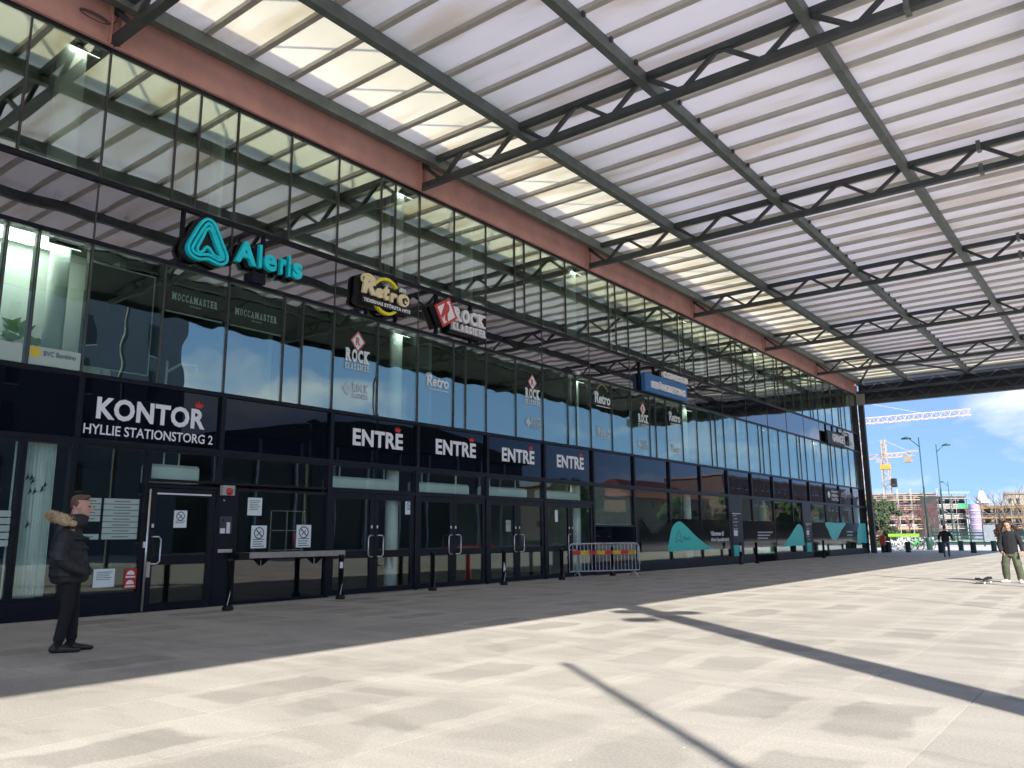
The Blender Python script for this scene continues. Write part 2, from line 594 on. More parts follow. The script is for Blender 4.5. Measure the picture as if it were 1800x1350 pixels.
def copy_tree(o, parent=None):
    c = o.copy()
    COL.objects.link(c)
    c.parent = parent
    for ch in [k for k in bpy.data.objects if k.parent == o]:
        copy_tree(ch, c)
    return c


_tcache = {}


def text_mesh(s, bold=0.0, shear=0.0, spacing=1.0):
    """outline of a word as flat 2-D mesh data (verts, faces), unit box"""
    key = (s, bold, shear, spacing)
    if key in _tcache:
        return _tcache[key]
    cu = bpy.data.curves.new('word', 'FONT')
    cu.body = s
    cu.offset = bold
    cu.shear = shear
    cu.space_character = spacing
    cu.resolution_u = 3
    cu.extrude = 0.5
    ob = bpy.data.objects.new('word', cu)
    COL.objects.link(ob)
    dg = bpy.context.evaluated_depsgraph_get()
    me = bpy.data.meshes.new_from_object(ob.evaluated_get(dg))
    vs = np.array([v.co[:] for v in me.vertices])
    fs = [tuple(p.vertices) for p in me.polygons]
    bpy.data.objects.remove(ob, do_unlink=True)
    bpy.data.curves.remove(cu)
    bpy.data.meshes.remove(me)
    lo, hi = vs[:, :2].min(0), vs[:, :2].max(0)
    vs[:, :2] = (vs[:, :2] - lo) / (hi - lo)
    _tcache[key] = (vs, fs)
    return vs, fs


def word(name, s, y0, y1, z0, z1, X, depth, m, parent=None, bold=0.0, shear=0.0, slope=0.0, spacing=1.0):
    """word on the facade: reads along +Y, stands on plane X, 'depth' thick"""
    vs, fs = text_mesh(s, bold, shear, spacing)
    out = []
    for a, b, c in vs:
        out.append((X + (0.0 if c < 0 else depth), y0 + a * (y1 - y0), z0 + b * (z1 - z0) + slope * a))
    me = bpy.data.meshes.new(name)
    me.from_pydata(out, [], fs)
    me.materials.append(m)
    me.update()
    return link(name, me, parent)


def smooth_path(pts, n=8, closed=True):
    """Catmull-Rom through the points"""
    N = len(pts)
    out = []
    rng = range(N) if closed else range(N - 1)
    for i in rng:
        if closed:
            p0, p1, p2, p3 = (pts[(i + k - 1) % N] for k in range(4))
        else:
            p0, p1, p2, p3 = (pts[min(max(i + k - 1, 0), N - 1)] for k in range(4))
        for k in range(n):
            t = k / n
            out.append(tuple(0.5 * ((2 * b) + (-a + c) * t + (2 * a - 5 * b + 4 * c - d) * t * t + (-a + 3 * b - 3 * c + d) * t ** 3)
                             for a, b, c, d in zip(p0, p1, p2, p3)))
    if not closed:
        out.append(tuple(pts[-1]))
    return out


def on_wall(X):
    return lambda a, b, d: (X + d, a, b)

# ================================================================== GROUND
D = -14.785            # facade plane
ground = struct(build('ground', MB().box(-900, 900, -700, 900, -0.5, -0.035), M_GROUND))
plaza = struct(build('plaza', MB().box(-14.9, 12.0, -12.0, 69.5, -0.034, -0.009), M_JOINT))
SDX, SDY = 0.92, 1.83
slab_list = []
for i in range(-14, 16):
    xc = -1.25 - SDX * i + SDX / 2
    if xc - SDX / 2 < D - 0.06 or xc > 12.0:
        continue
    for j in range(-9, 35):
        yc = 5.55 + SDY * j + SDY / 2
        if yc + SDY / 2 > 69.4 or yc - SDY / 2 < -11.9:
            continue
        area = 0
        pr = proj((xc, yc, 0))
        if pr and -60 < pr[0] < 1860 and -20 < pr[1] < 1400:
            area = 1.0 / pr[2] ** 3
        slab_list.append((area, xc, yc))
slab_list.sort(reverse=True)


def slab_mesh(items, name):
    v, f, uvs, tone = [], [], [], []
    for xc, yc, t in items:
        o = len(v)
        hx, hy = SDX / 2 - 0.004, SDY / 2 - 0.004
        e = 0.0012
        for s, z in ((1.0, -0.034), (1.0, -0.001)):
            v += [(xc - hx, yc - hy, z), (xc + hx, yc - hy, z), (xc + hx, yc + hy, z), (xc - hx, yc + hy, z)]
        v += [(xc - hx + e, yc - hy + e, 0), (xc + hx - e, yc - hy + e, 0), (xc + hx - e, yc + hy - e, 0), (xc - hx + e, yc + hy - e, 0)]
        fs = [(8, 9, 10, 11)]
        for a in range(4):
            b = (a + 1) % 4
            fs += [(a, b, 4 + b, 4 + a), (4 + a, 4 + b, 8 + b, 8 + a)]
        q = [(0, 0), (1, 0), (1, 1), (0, 1)]
        for ff in fs:
            f.append(tuple(o + k for k in ff))
            for k in ff:
                uvs += q[k % 4]
            tone.append(t)
    me = bpy.data.meshes.new(name)
    me.from_pydata(v, [], f)
    ul = me.uv_layers.new(name='slab')
    ul.data.foreach_set('uv', uvs)
    at = me.attributes.new('tone', 'FLOAT', 'FACE')
    at.data.foreach_set('value', tone)
    me.materials.append(M_PLAZA)
    me.update()
    return me


sm = slab_mesh([(0, 0, 0.0)], 'paving_slab')
for a, xc, yc in slab_list[:300]:
    link('paving_slab', sm, plaza, (xc, yc, rnd.uniform(-0.0012, 0.0012)))
so = link('paving_slabs_beyond', slab_mesh([(x, y, rnd.random()) for a, x, y in slab_list[300:]], 'paving_slabs_beyond'), plaza)
so['kind'] = 'stuff'

# ================================================================== ARENA BUILDING
MOD, Y0 = 2.85, 6.42
KMIN, KMAX = -4, 18
YA, YB = Y0 + MOD * KMIN, Y0 + MOD * KMAX
Z_PL, Z_S1B, Z_S1T, Z_G2T, Z_S2T, Z_G3T = 0.32, 3.06, 4.24, 6.74, 7.98, 10.68
arena = empty('arena_building', (D, (YA + YB) / 2, 0))
tag(arena, 'long glass-fronted arena building with black spandrels and a red steel edge beam', 'building')


def apart(o):
    """parent to the building keeping world coordinates"""
    o.parent = arena
    o.location = Vector(o.location) - Vector(arena.location)
    return o


def A(name, x0, x1, y0, y1, z0, z1, m):
    return apart(span(name, D + x0, D + x1, y0, y1, z0, z1, m))


def mullion_mesh(h, capw, deep, m):
    b = MB().box(-0.008, 0.022, -capw / 2, capw / 2, -h / 2, h / 2)
    b.box(-deep, -0.034, -0.03, 0.03, -h / 2, h / 2)
    return b.mesh('mullion', m)


def band_mullions(ys, z0, z1, capw=0.028, deep=0.15, m=M_CAP):
    me = mullion_mesh(z1 - z0, capw, deep, m)
    for y in ys:
        apart(link('mullion', me, None, (D, y, (z0 + z1) / 2)))


pane_cache = {}


def pane(y0, y1, z0, z1, m, tilt=0.0022, name='glass_pane', x=-0.02):
    w, h = round(y1 - y0, 3), round(z1 - z0, 3)
    key = (w, h, m.name)
    if key not in pane_cache:
        pane_cache[key] = MB().box(-0.011, 0.011, -w / 2, w / 2, -h / 2, h / 2).mesh(name, m)
    return apart(link(name, pane_cache[key], None, (D + x, (y0 + y1) / 2, (z0 + z1) / 2),
                      (0, rnd.gauss(0, tilt), rnd.gauss(0, tilt))))


# --- upper floors: third floor glass (extra mullion in even modules), second floor (in odd modules)
for (zb, zt, par, gm, nm) in ((Z_S2T + 0.045, Z_G3T - 0.04, 0, M_GLASS, 'glass_pane'), (Z_S1T + 0.045, Z_G2T - 0.045, 1, M_GLASS2, 'glass_pane')):
    ys = []
    for k in range(KMIN, KMAX):
        y = Y0 + MOD * k
        ys += [y, y + MOD / 2]
        if (k % 2) == par:
            ys.append(y + MOD / 2 + 0.51)
    ys.append(YB)
    ys.sort()
    band_mullions(ys, zb, zt)
    for a, b in zip(ys[:-1], ys[1:]):
        pane(a + 0.006, b - 0.006, zb, zt, gm, name=nm)
# --- black glass spandrels
for k in range(KMIN, KMAX):
    y = Y0 + MOD * k
    pane(y + 0.006, y + MOD - 0.006, Z_G2T + 0.05, Z_S2T - 0.05, M_SPAN, 0.0016, 'spandrel_panel')
    pane(y + 0.006, y + MOD - 0.006, Z_S1B + 0.05, Z_S1T - 0.05, M_SPAN1, 0.0016, 'spandrel_panel')
me_j = MB().box(-0.01, 0.006, -0.012, 0.012, -0.56, 0.56).mesh('joint_strip', M_CAP)
me_b = MB().box(-0.01, 0.07, -0.05, 0.05, -0.54, 0.54).mesh('spandrel_bar', M_FRAME)
for k in range(KMIN, KMAX + 1):
    y = Y0 + MOD * k
    apart(link('joint_strip', me_j, None, (D, y, (Z_G2T + Z_S2T) / 2)))
    apart(link('spandrel_bar', me_b, None, (D, y, (Z_S1B + Z_S1T) / 2)))
# --- long horizontal transoms in module lengths
for k in range(KMIN, KMAX):
    y = Y0 + MOD * k
    for z, h, pr in ((Z_S1B, 0.09, 0.035), (Z_S1T, 0.085, 0.045), (Z_G2T, 0.085, 0.05), (Z_S2T, 0.09, 0.05), (Z_G3T, 0.075, 0.035)):
        A('transom', -0.10, pr, y + 0.001, y + MOD - 0.001, z - h / 2, z + h / 2, M_FRAME)
# --- steel edge beam over the glass
for k in range(KMIN, KMAX, 3):
    ya, yb = Y0 + MOD * k, Y0 + MOD * min(k + 3, KMAX)
    ya, yb = ya - 3 * MOD * ((k + 30) % 3 and 0), yb
TR = [Y0 + MOD * 3 * j for j in range(-4, 7)]       # truss lines along the building
for a, b in zip(TR[:-1], TR[1:]):
    A('edge_beam', -0.06, 0.03, a + 0.004, b - 0.004, 10.72, 11.78, M_FASCIA)
    A('edge_beam_flange', 0.031, 0.10, a + 0.02, b - 0.02, 10.725, 10.745, M_FASCIA)
for a, b in zip(TR[:-1], TR[1:]):
    A('shade_gutter', 0.031, 0.30, a + 0.004, b - 0.004, 11.60, 11.715, M_BEAM)  # box added close above the edge beam to shade its top
for y in TR:
    A('stiffener', 0.0305, 0.15, y - 0.012 + 0.1, y + 0.012 + 0.1, 10.746, 11.598, M_FASCIA)
    A('stiffener', 0.0305, 0.15, y - 0.012 - 0.1, y + 0.012 - 0.1, 10.746, 11.598, M_FASCIA)
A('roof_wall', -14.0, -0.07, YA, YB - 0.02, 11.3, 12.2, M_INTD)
# --- end wall, interior floors and back walls
A('end_wall', -14.0, -0.26, YB - 0.02, YB + 0.18, 0.0, 11.29, M_FRAME)
A('corner_post', -0.25, 0.05, YB + 0.005, YB + 0.18, 0.0, 10.7, M_FRAME)
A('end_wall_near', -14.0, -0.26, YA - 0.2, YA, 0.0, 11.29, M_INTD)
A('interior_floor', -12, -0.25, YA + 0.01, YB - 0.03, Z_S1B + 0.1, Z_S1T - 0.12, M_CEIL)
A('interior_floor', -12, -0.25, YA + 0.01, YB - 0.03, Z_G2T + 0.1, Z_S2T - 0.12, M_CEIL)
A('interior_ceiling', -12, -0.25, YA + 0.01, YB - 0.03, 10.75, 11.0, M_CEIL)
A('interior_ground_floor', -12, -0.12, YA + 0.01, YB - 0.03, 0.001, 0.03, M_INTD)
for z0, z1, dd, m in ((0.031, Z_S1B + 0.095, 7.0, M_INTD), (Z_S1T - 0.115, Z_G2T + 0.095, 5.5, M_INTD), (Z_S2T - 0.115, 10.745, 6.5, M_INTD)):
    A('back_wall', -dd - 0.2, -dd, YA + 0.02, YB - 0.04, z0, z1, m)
# partitions between rooms
for k, fl in ((-1, 1), (0.35, 1), (1.6, 1), (3.5, 1), (6.2, 1), (8, 1), (10.4, 1), (13, 1), (15, 1), (-0.5, 0), (6.2, 0), (9, 0), (12, 0), (2.8, 2), (7.5, 2), (12, 2)):
    z0, z1 = ((0.031, Z_S1B + 0.095), (Z_S1T - 0.115, Z_G2T + 0.095), (Z_S2T - 0.115, 10.745))[fl]
    y = Y0 + MOD * k
    A('partition_wall', (-6.98, -5.48, -6.48)[fl], -0.9, y - 0.06, y + 0.06, z0, z1, M_INT)
# white round columns behind the glass
colm = {}
for fl, (z0, z1, r) in enumerate(((0.031, Z_S1B + 0.095, 0.17), (Z_S1T - 0.115, Z_G2T + 0.095, 0.17), (Z_S2T - 0.115, 10.745, 0.25))):
    colm[fl] = (MB().lathe([(r, z0), (r, z1)], 20).mesh('interior_column', M_COLUMN, True))
for j, y in enumerate(TR):
    for fl in (0, 1, 2):
        apart(link('interior_column', colm[fl], None, (D - 0.45, y - 0.42 + (0, 0.05, -0.1)[fl], 0)))
# small lamps that light the columns from the ceiling edge
def glow(name, col, st):
    m, n, l, p = _base(name)
    p.inputs['Base Color'].default_value = (0.8, 0.8, 0.8, 1)
    p.inputs['Emission Color'].default_value = (*col, 1)
    p.inputs['Emission Strength'].default_value = st
    return m


M_GLOW = glow('lamp_glow', (0.93, 1.0, 0.92), 6.5)
lh = MB().box(-0.03, 0.03, -0.3, 0.3, -0.05, 0.05).mesh('column_lamp', M_FRAME)
lg = MB().box(-0.045, -0.031, -0.28, 0.28, -0.045, 0.045).mesh('lamp_glass', M_GLOW)
for j, y in enumerate(TR[3:10]):
    for fl, zt in ((2, 10.56), (1, 6.62)):
        o = apart(link('column_lamp', lh, None, (D - 0.13, y - 0.42, zt), (0, math.radians(-14), 0)))
        link('lamp_glass', lg, o)
for k in range(KMIN, KMAX):
    if k % 3:
        y = Y0 + MOD * k
        if k % 3 == 1:
            A('interior_fin', -0.95, -0.55, y - 0.05, y + 0.03, Z_S2T - 0.115, 10.745, M_COLUMN)
        if k > 7 and k % 2:
            A('interior_fin', -0.90, -0.6, y + 0.25, y + 0.34, Z_S1T - 0.115, Z_G2T + 0.095, M_COLUMN)

# --- ground floor -------------------------------------------------------------
gx = M_GLASSG


def gframe(y0, y1, z0, z1, t=0.06, deep=0.12, px=0.02, name='frame_bar'):
    """four bars round an opening"""
    A(name, -deep, px, y0, y0 + t, z0, z1, M_FRAME)
    A(name, -deep, px, y1 - t, y1, z0, z1, M_FRAME)
    A(name, -deep, px - 0.002, y0 + t, y1 - t, z0, z0 + t, M_FRAME)
    A(name, -deep, px - 0.002, y0 + t, y1 - t, z1 - t, z1, M_FRAME)


def gwin(y0, y1, z0, z1, t=0.05):
    gframe(y0, y1, z0, z1, t)
    pane(y0 + t - 0.01, y1 - t + 0.01, z0 + t - 0.01, z1 - t + 0.01, gx, 0.0012, x=-0.035)


ZT = 2.40                                     # transom line over the doors
ZG = Z_S1B - 0.046
# plain windows left of the office door, with plinth
for a, b in ((YA, 0.72), (0.72, 3.57), (3.57, 5.6), (5.6, 6.42), (6.42, 7.8)):
    gwin(a + 0.002, b - 0.002, Z_PL, ZG)
    A('plinth', -0.12, 0.03, a + 0.002, b - 0.002, 0.0, Z_PL - 0.002, M_FRAME)


def door(y0, y1, ztop, hinge, steel_edge=False, parent_name='door', mid=0.92, hx=0.0):
    """glazed door leaf with mid rail and bow handle; hinge -1 = hinges at low Y"""
    st, rt, rb = 0.13, 0.14, 0.13
    d = MB()
    d.box(-0.05, 0.015, y0, y0 + st, 0.015, ztop)
    d.box(-0.05, 0.015, y1 - st, y1, 0.015, ztop)
    d.box(-0.05, 0.012, y0 + st, y1 - st, 0.015, 0.015 + rb)
    d.box(-0.05, 0.012, y0 + st, y1 - st, ztop - rt, ztop)
    d.box(-0.05, 0.012, y0 + st, y1 - st, mid - 0.085, mid + 0.085)
    o = build(parent_name, d, M_FRAME)
    o.location = (D + hx, 0, 0)
    apart(o)
    for za, zb in ((0.14, mid - 0.08), (mid + 0.08, ztop - rt + 0.005)):
        link('door_pane', MB().box(-0.024, -0.010, y0 + st - 0.006, y1 - st + 0.006, za, zb).mesh('door_pane', gx), o)
    yh = y1 - 0.085 if hinge < 0 else y0 + 0.085
    dirn = -1 if hinge < 0 else 1
    hz0, hz1 = 0.86, 1.36
    pts = [(0.012, yh, hz0), (0.07, yh, hz0), (0.085, yh + dirn * 0.10, hz0 + 0.0), (0.085, yh + dirn * 0.15, hz0 + 0.05),
           (0.085, yh + dirn * 0.15, hz1 - 0.05), (0.085, yh + dirn * 0.10, hz1), (0.07, yh, hz1), (0.012, yh, hz1)]
    build('door_handle', MB().tube(pts, 0.016, 8), M_STEEL, o, True)
    build('lock_cylinder', MB().box(0.0155, 0.03, yh - 0.02, yh + 0.02, 1.53, 1.60), M_WHITE, o)
    for hz in (0.25, 1.1, 2.0):
        yy = (y0 - 0.012) if hinge < 0 else (y1 + 0.012)
        build('hinge', MB().lathe([(0.016, hz - 0.06), (0.016, hz + 0.06)], 8, (0.022, yy, 0)), M_FRAME, o, True)
    return o


# office door 7.81 - 9.28
gframe(7.802, 9.30, 0.0, ZT - 0.06, 0.055)
dr = door(7.865, 9.24, 2.27, 1)
build('push_bar', MB().box(0.016, 0.05, 7.99, 9.12, 2.155, 2.185), M_WHITE, dr)
build('edge_strip', MB().tube([(0.045, 7.845, 0.02), (0.045, 7.845, 2.25)], 0.022, 10), M_STEEL, dr, True)
build('lock_plate', MB().box(0.0155, 0.03, 7.885, 7.955, 0.62, 0.90), M_STEEL, dr)
build('opener_button', MB().box(0.03, 0.06, 7.78, 7.86, 1.16, 1.27), M_WHITE, dr)
A('transom', -0.12, 0.025, 7.802, 12.14, ZT - 0.056, ZT - 0.002, M_FRAME)
gwin(7.802, 9.30, ZT, ZG)
# technical panel beside it and the counter window
A('service_panel', -0.08, 0.022, 9.302, 9.70, 0.0, ZT - 0.06, M_FRAME)
gwin(9.302, 12.14, ZT, ZG)
gframe(9.702, 12.14, 0.93, ZT - 0.06, 0.05)
pane(9.74, 12.10, 0.97, ZT - 0.10, gx, 0.001, x=-0.035)
gframe(9.702, 12.14, 0.0, 0.928, 0.05)
pane(9.745, 12.095, 0.045, 0.885, black_glass('dark_lower_glass', (0.006, 0.007, 0.009), 0.10, 0.004), 0.001, 'lower_panel', -0.035)
# four pairs of entrance doors
for k in range(2, 6):
    ya, yb = Y0 + MOD * k, Y0 + MOD * (k + 1)
    A('door_post', -0.14, 0.04, ya - 0.05, ya + 0.05, 0.0, ZG, M_FRAME)
    A('door_head', -0.14, 0.035, ya + 0.052, yb - 0.052, 2.36, ZT + 0.02, M_FRAME)
    A('threshold', -0.14, 0.03, ya + 0.052, yb - 0.052, 0.001, 0.014, M_STEEL)
    mid = (ya + yb) / 2
    door(ya + 0.058, mid - 0.006, 2.355, -1)
    door(mid + 0.006, yb - 0.058, 2.355, 1)
    gwin(ya + 0.052, yb - 0.052, ZT + 0.022, ZG, 0.045)
yd = Y0 + MOD * 6
A('door_post', -0.14, 0.04, yd - 0.05, yd + 0.05, 0.0, ZG, M_FRAME)
# window with blinds over dark panels
gwin(yd + 0.052, Y0 + MOD * 7 - 0.01, 1.62, ZG)
pane(yd + 0.06, Y0 + MOD * 7 - 0.015, Z_PL, 1.61, M_SPAN1, 0.001, 'lower_panel', -0.02)
A('plinth', -0.12, 0.03, yd + 0.052, Y0 + MOD * 7 - 0.004, 0.0, Z_PL - 0.002, M_FRAME)
# long run of shop windows to the far corner, two dark door bays in it
runs = []
for k in range(7, 18):
    runs.append((Y0 + MOD * k, Y0 + MOD * (k + 1)))
for a, b in runs:
    if a < 34.93 < b:
        gwin(a, 34.92, Z_PL, ZG)
        A('plinth', -0.12, 0.03, a + 0.002, 34.9, 0.0, Z_PL - 0.002, M_FRAME)
        A('door_bay', -0.10, 0.03, 34.925, 36.4, 0.0, ZG, M_FRAME)
        gwin(36.405, b + MOD, Z_PL, ZG)
        A('plinth', -0.12, 0.03, 36.41, b + MOD - 0.003, 0.0, Z_PL - 0.002, M_FRAME)
    elif a < 36.3 < b + 0.9 and a < 37:
        continue
    elif a < 44.95 < b:
        gwin(a, 44.94, Z_PL, ZG)
        A('plinth', -0.12, 0.03, a + 0.002, 44.9, 0.0, Z_PL - 0.002, M_FRAME)
        A('door_bay', -0.10, 0.03, 44.945, 46.3, 0.0, ZG, M_FRAME)
        gwin(46.305, b + 0.001 if b > 46.4 else b + MOD, Z_PL, ZG)
        A('plinth', -0.12, 0.03, 46.31, b + MOD - 0.01, 0.0, Z_PL - 0.002, M_FRAME)
    elif a < 46.2 and a > 44.9:
        continue
    else:
        gwin(a + 0.002, b - 0.002, Z_PL, ZG)
        A('plinth', -0.12, 0.03, a + 0.003, b - 0.003, 0.0, Z_PL - 0.002, M_FRAME)

# ================================================================== CANOPY
XO = 3.40
canopy = empty('canopy_roof', (XO, 20, 0))
tag(canopy, 'wide steel canopy with lattice trusses and translucent roof sheets over the plaza', 'canopy')


def cpart(o):
    o.parent = canopy
    o.location = Vector(o.location) - Vector(canopy.location)
    return o


ZB, ZTC, ZBM, ZPU, ZSH = 10.84, 11.50, 11.45, 11.665, 11.735
CY0, CY1 = TR[0] - 0.6, TR[-1] + 0.3
XW = D + 0.03
tops = [-14.75 + 0.0, -13.15, -11.36, -9.55, -7.76, -5.94, -4.13, -2.31, -0.50, 1.32, 3.13]
bots = [(a + b) / 2 for a, b in zip(tops[:-1], tops[1:])]
tr_mesh = MB()
tr_mesh.bar((XW, 0, ZB), (XO - 0.3, 0, ZB), 0.16, 0.16)
tr_mesh.bar((XW, 0, ZTC), (XO - 0.1, 0, ZTC), 0.15, 0.15)
tr_mesh = tr_mesh.mesh('truss', M_TRUSS)
web_d = MB().bar((0, 0, 0.0), (0, 0, 1.0), 0.09, 0.09).mesh('web_bar', M_TRUSS)


def web_between(a, b, parent):
    a, b = Vector(a), Vector(b)
    o = link('web_bar', web_d, parent, a)
    d = b - a
    o.rotation_mode = 'QUATERNION'
    o.rotation_quaternion = d.to_track_quat('Z', 'Y')
    o.scale = (1, 1, d.length)
    return o


plate = MB().box(-0.05, 0.05, -0.13, 0.13, -0.13, 0.13).mesh('splice_plate', M_BEAM)
for y in TR:
    t = cpart(link('truss', tr_mesh, None, (0, y, 0)))
    for i, bx in enumerate(bots):
        web_between((tops[i] + (0.06 if i else 0.1), 0, ZTC - 0.03), (bx - 0.04, 0, ZB + 0.03), t)
        web_between((bx + 0.04, 0, ZB + 0.03), (tops[i + 1] - 0.06, 0, ZTC - 0.03), t)
    link('splice_plate', plate, t, (-2.31, 0, ZTC))
    link('splice_plate', plate, t, (-2.31, 0, ZB))
BX = [-14.22, -11.36, -7.76, -4.13, -0.50, 3.13]
for x in BX:
    for a, b in zip([CY0] + TR[1:-1], TR[1:-1] + [CY1]):
        cpart(span('roof_beam', x - 0.09, x + 0.09, a + 0.003, b - 0.003, ZBM - 0.15, ZBM + 0.15, M_BEAM))
PSP = 3 * MOD / 8
pys = []
y = TR[0] + PSP / 2
while y < CY1 - 0.2:
    pys.append(y)
    y += PSP
clip = MB().box(-0.03, 0.03, -0.045, 0.045, -0.05, 0.05).mesh('purlin_clip', M_TRUSS)
for y in pys:
    cpart(span('purlin', D + 0.35, XO - 0.12, y - 0.065, y + 0.065, ZPU - 0.05, ZPU + 0.05, M_PURLIN))
    if y > 0:
        for x in (-7.76,):
            cpart(link('purlin_clip', clip, None, (x + 0.12, y - 0.02, ZPU - 0.09)))
for a, b in zip(pys[:-1], pys[1:]):
    cpart(span('roof_panel', D + 0.36, -0.45, a + 0.002, b - 0.002, ZSH - 0.015, ZSH, M_SHEET))
# added unseen second skin dims the sheets; its open slot makes the sun strip
for a, b in zip(pys[:-1:2], pys[2::2]):
    cpart(span('sun_mask_panel', -11.1, 0.7, a + 0.002, b - 0.002, 12.38, 12.395, M_SUNMASK))
    cpart(span('sun_mask_panel', D + 0.36, -13.12, a + 0.002, b - 0.002, 12.38, 12.395, M_SUNMASK))
yy = TR[0]
while yy < CY1 - 3:
    cpart(build('shadow_brace', MB().bar((-13.1, yy, 12.33), (-10.6, yy + 2.3, 12.33), 0.035, 0.035), M_TRUSS))  # thin bars added over the slot to cast lines in the sun strip
    yy += MOD * 0.75
# opaque strip along the outer edge
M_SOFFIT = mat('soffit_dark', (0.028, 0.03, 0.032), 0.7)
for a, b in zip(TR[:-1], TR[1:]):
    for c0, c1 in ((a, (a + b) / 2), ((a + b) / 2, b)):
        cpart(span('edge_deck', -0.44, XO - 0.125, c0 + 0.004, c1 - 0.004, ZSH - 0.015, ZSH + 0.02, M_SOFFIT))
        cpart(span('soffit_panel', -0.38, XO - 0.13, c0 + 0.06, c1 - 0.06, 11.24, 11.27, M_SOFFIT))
# outer edge beam and deep end beam
for a, b in zip(TR[:-1], TR[1:]):
    cpart(span('outer_beam', XO - 0.115, XO, a + 0.003, b - 0.003, 10.90, 11.90, M_FRAME))
cpart(span('end_beam', D + 0.2, XO, CY1 + 0.002, CY1 + 0.25, 10.02, 11.80, mat('end_beam_navy', (0.016, 0.02, 0.04), 0.5)))
cpart(span('end_rail', D + 0.6, XO, CY1 - 0.16, CY1 + 0.001, 10.03, 10.27, M_TRUSS))
cpart(span('end_cap', D + 0.06, D + 0.59, CY1 - 0.25, CY1 + 0.0, 10.0, 10.75, mat('end_cap_grey', (0.36, 0.36, 0.34), 0.6)))
el = cpart(empty('end_lattice', (0, CY1 - 0.1, 0)))
x = D + 0.7
while x < XO - 1:
    web_between((x, 0, 10.26), (x + 0.62, 0, 10.80), el)
    web_between((x + 0.62, 0, 10.80), (x + 1.24, 0, 10.26), el)
    x += 1.24
for a, b in (((-11.36, TR[-2], ZTC), (-7.76, TR[-1] - 0.4, ZTC)), ((-4.13, TR[-2], ZTC), (-7.76, TR[-1] - 0.4, ZTC)), ((-4.13, TR[-2], ZTC), (-0.5, TR[-1] - 0.4, ZTC)),
             ((-14.3, TR[-1] - 0.4, ZTC), (-11.36, TR[-2], ZTC))):
    cpart(build('wind_brace', MB().bar((a[0], a[1], a[2] - 0.13), (b[0], b[1], b[2] - 0.13), 0.10, 0.10), M_TRUSS))
cp = gp(1540, 972)
cpart(span('column', D + 0.07, D + 0.40, CY1 + 0.0, CY1 + 0.33, 0.0, 10.02, mat('column_dark', (0.045, 0.043, 0.045), 0.5)))
for y in (TR[2], TR[5] , TR[8]):
    pass

# ================================================================== SIGNS ON THE FACADE
XS = D + 0.40           # front face of the lit box signs
M_CREAM = mat('letter_cream', (0.88, 0.74, 0.45), 0.45, var=0.03)
M_YELLOW = mat('sign_yellow', (0.85, 0.76, 0.04), 0.45, var=0.04)
M_BLUESIGN = mat('sign_blue', (0.045, 0.18, 0.42), 0.45, var=0.06)
M_BOARD = mat('sign_black_box', (0.008, 0.008, 0.010), 0.5, var=0.2)
M_SIGNRED = mat('sign_red', (0.62, 0.07, 0.07), 0.45, var=0.06)
M_SIGNWHITE = mat('sign_white', (0.88, 0.86, 0.87), 0.5, var=0.03)


def rails(parent, ys, z0=Z_G2T, z1=Z_S2T - 0.115, x0=0.10, x1=0.19, w=0.05):
    for y in ys:
        build('support_rail', MB().box(D + x0, D + x1, y - w / 2, y + w / 2, z0, z1), M_FRAME, parent)


def ribbon(path, w, X, d0, d1):
    """closed flat band of width w along a 2-D path, given thickness"""
    n = len(path)
    mb = MB()
    vs, fs = [], []
    for i in range(n):
        a, b = path[i - 1], path[(i + 1) % n]
        t = Vector((b[0] - a[0], b[1] - a[1])).normalized()
        nn = Vector((-t.y, t.x)) * w / 2
        p = path[i]
        for s, d in ((-1, d0), (1, d0), (1, d1), (-1, d1)):
            vs.append((X + d, p[0] + nn.x * s, p[1] + nn.y * s))
    for i in range(n):
        j = (i + 1) % n
        for k in range(4):
            k2 = (k + 1) % 4
            fs.append((i * 4 + k, i * 4 + k2, j * 4 + k2, j * 4 + k))
    return mb.add(vs, fs)


# --- turquoise clinic sign: three nested loops and letters
s = empty('wall_sign', (D, 9.4, 7.3))
tag(s, 'turquoise raised letter sign with looped triangular logo on upper black spandrel', 'sign')
s.location = (0, 0, 0)
LP = [(371, 384), (379, 391), (385, 404), (391, 420), (397, 436), (402, 450), (401, 461), (393, 467), (383, 466), (373, 461), (365, 457), (353, 458), (341, 454), (332, 446), (328, 435), (331, 424), (338, 412), (346, 399), (354, 388), (362, 382)]
lp = [tuple(fp(a, b, XS)[1:]) for a, b in LP]
cx = sum(p[0] for p in lp) / len(lp); cz = sum(p[1] for p in lp) / len(lp)


def offset_loop(loop, d):
    sp = smooth_path(loop, 5)
    n = len(sp)
    out = []
    for i in range(n):
        a, b = sp[i - 2], sp[(i + 2) % n]
        t = Vector((b[0] - a[0], b[1] - a[1])).normalized()
        nn = Vector((-t.y, t.x))
        p = Vector(sp[i])
        if (Vector((cx, cz)) - p).dot(nn) < 0:
            nn = -nn
        out.append(tuple(p + nn * d))
    # relax
    for _ in range(3):
        out = [tuple((Vector(out[i - 1]) + Vector(out[i]) * 2 + Vector(out[(i + 1) % n])) / 4) for i in range(n)]
    return out


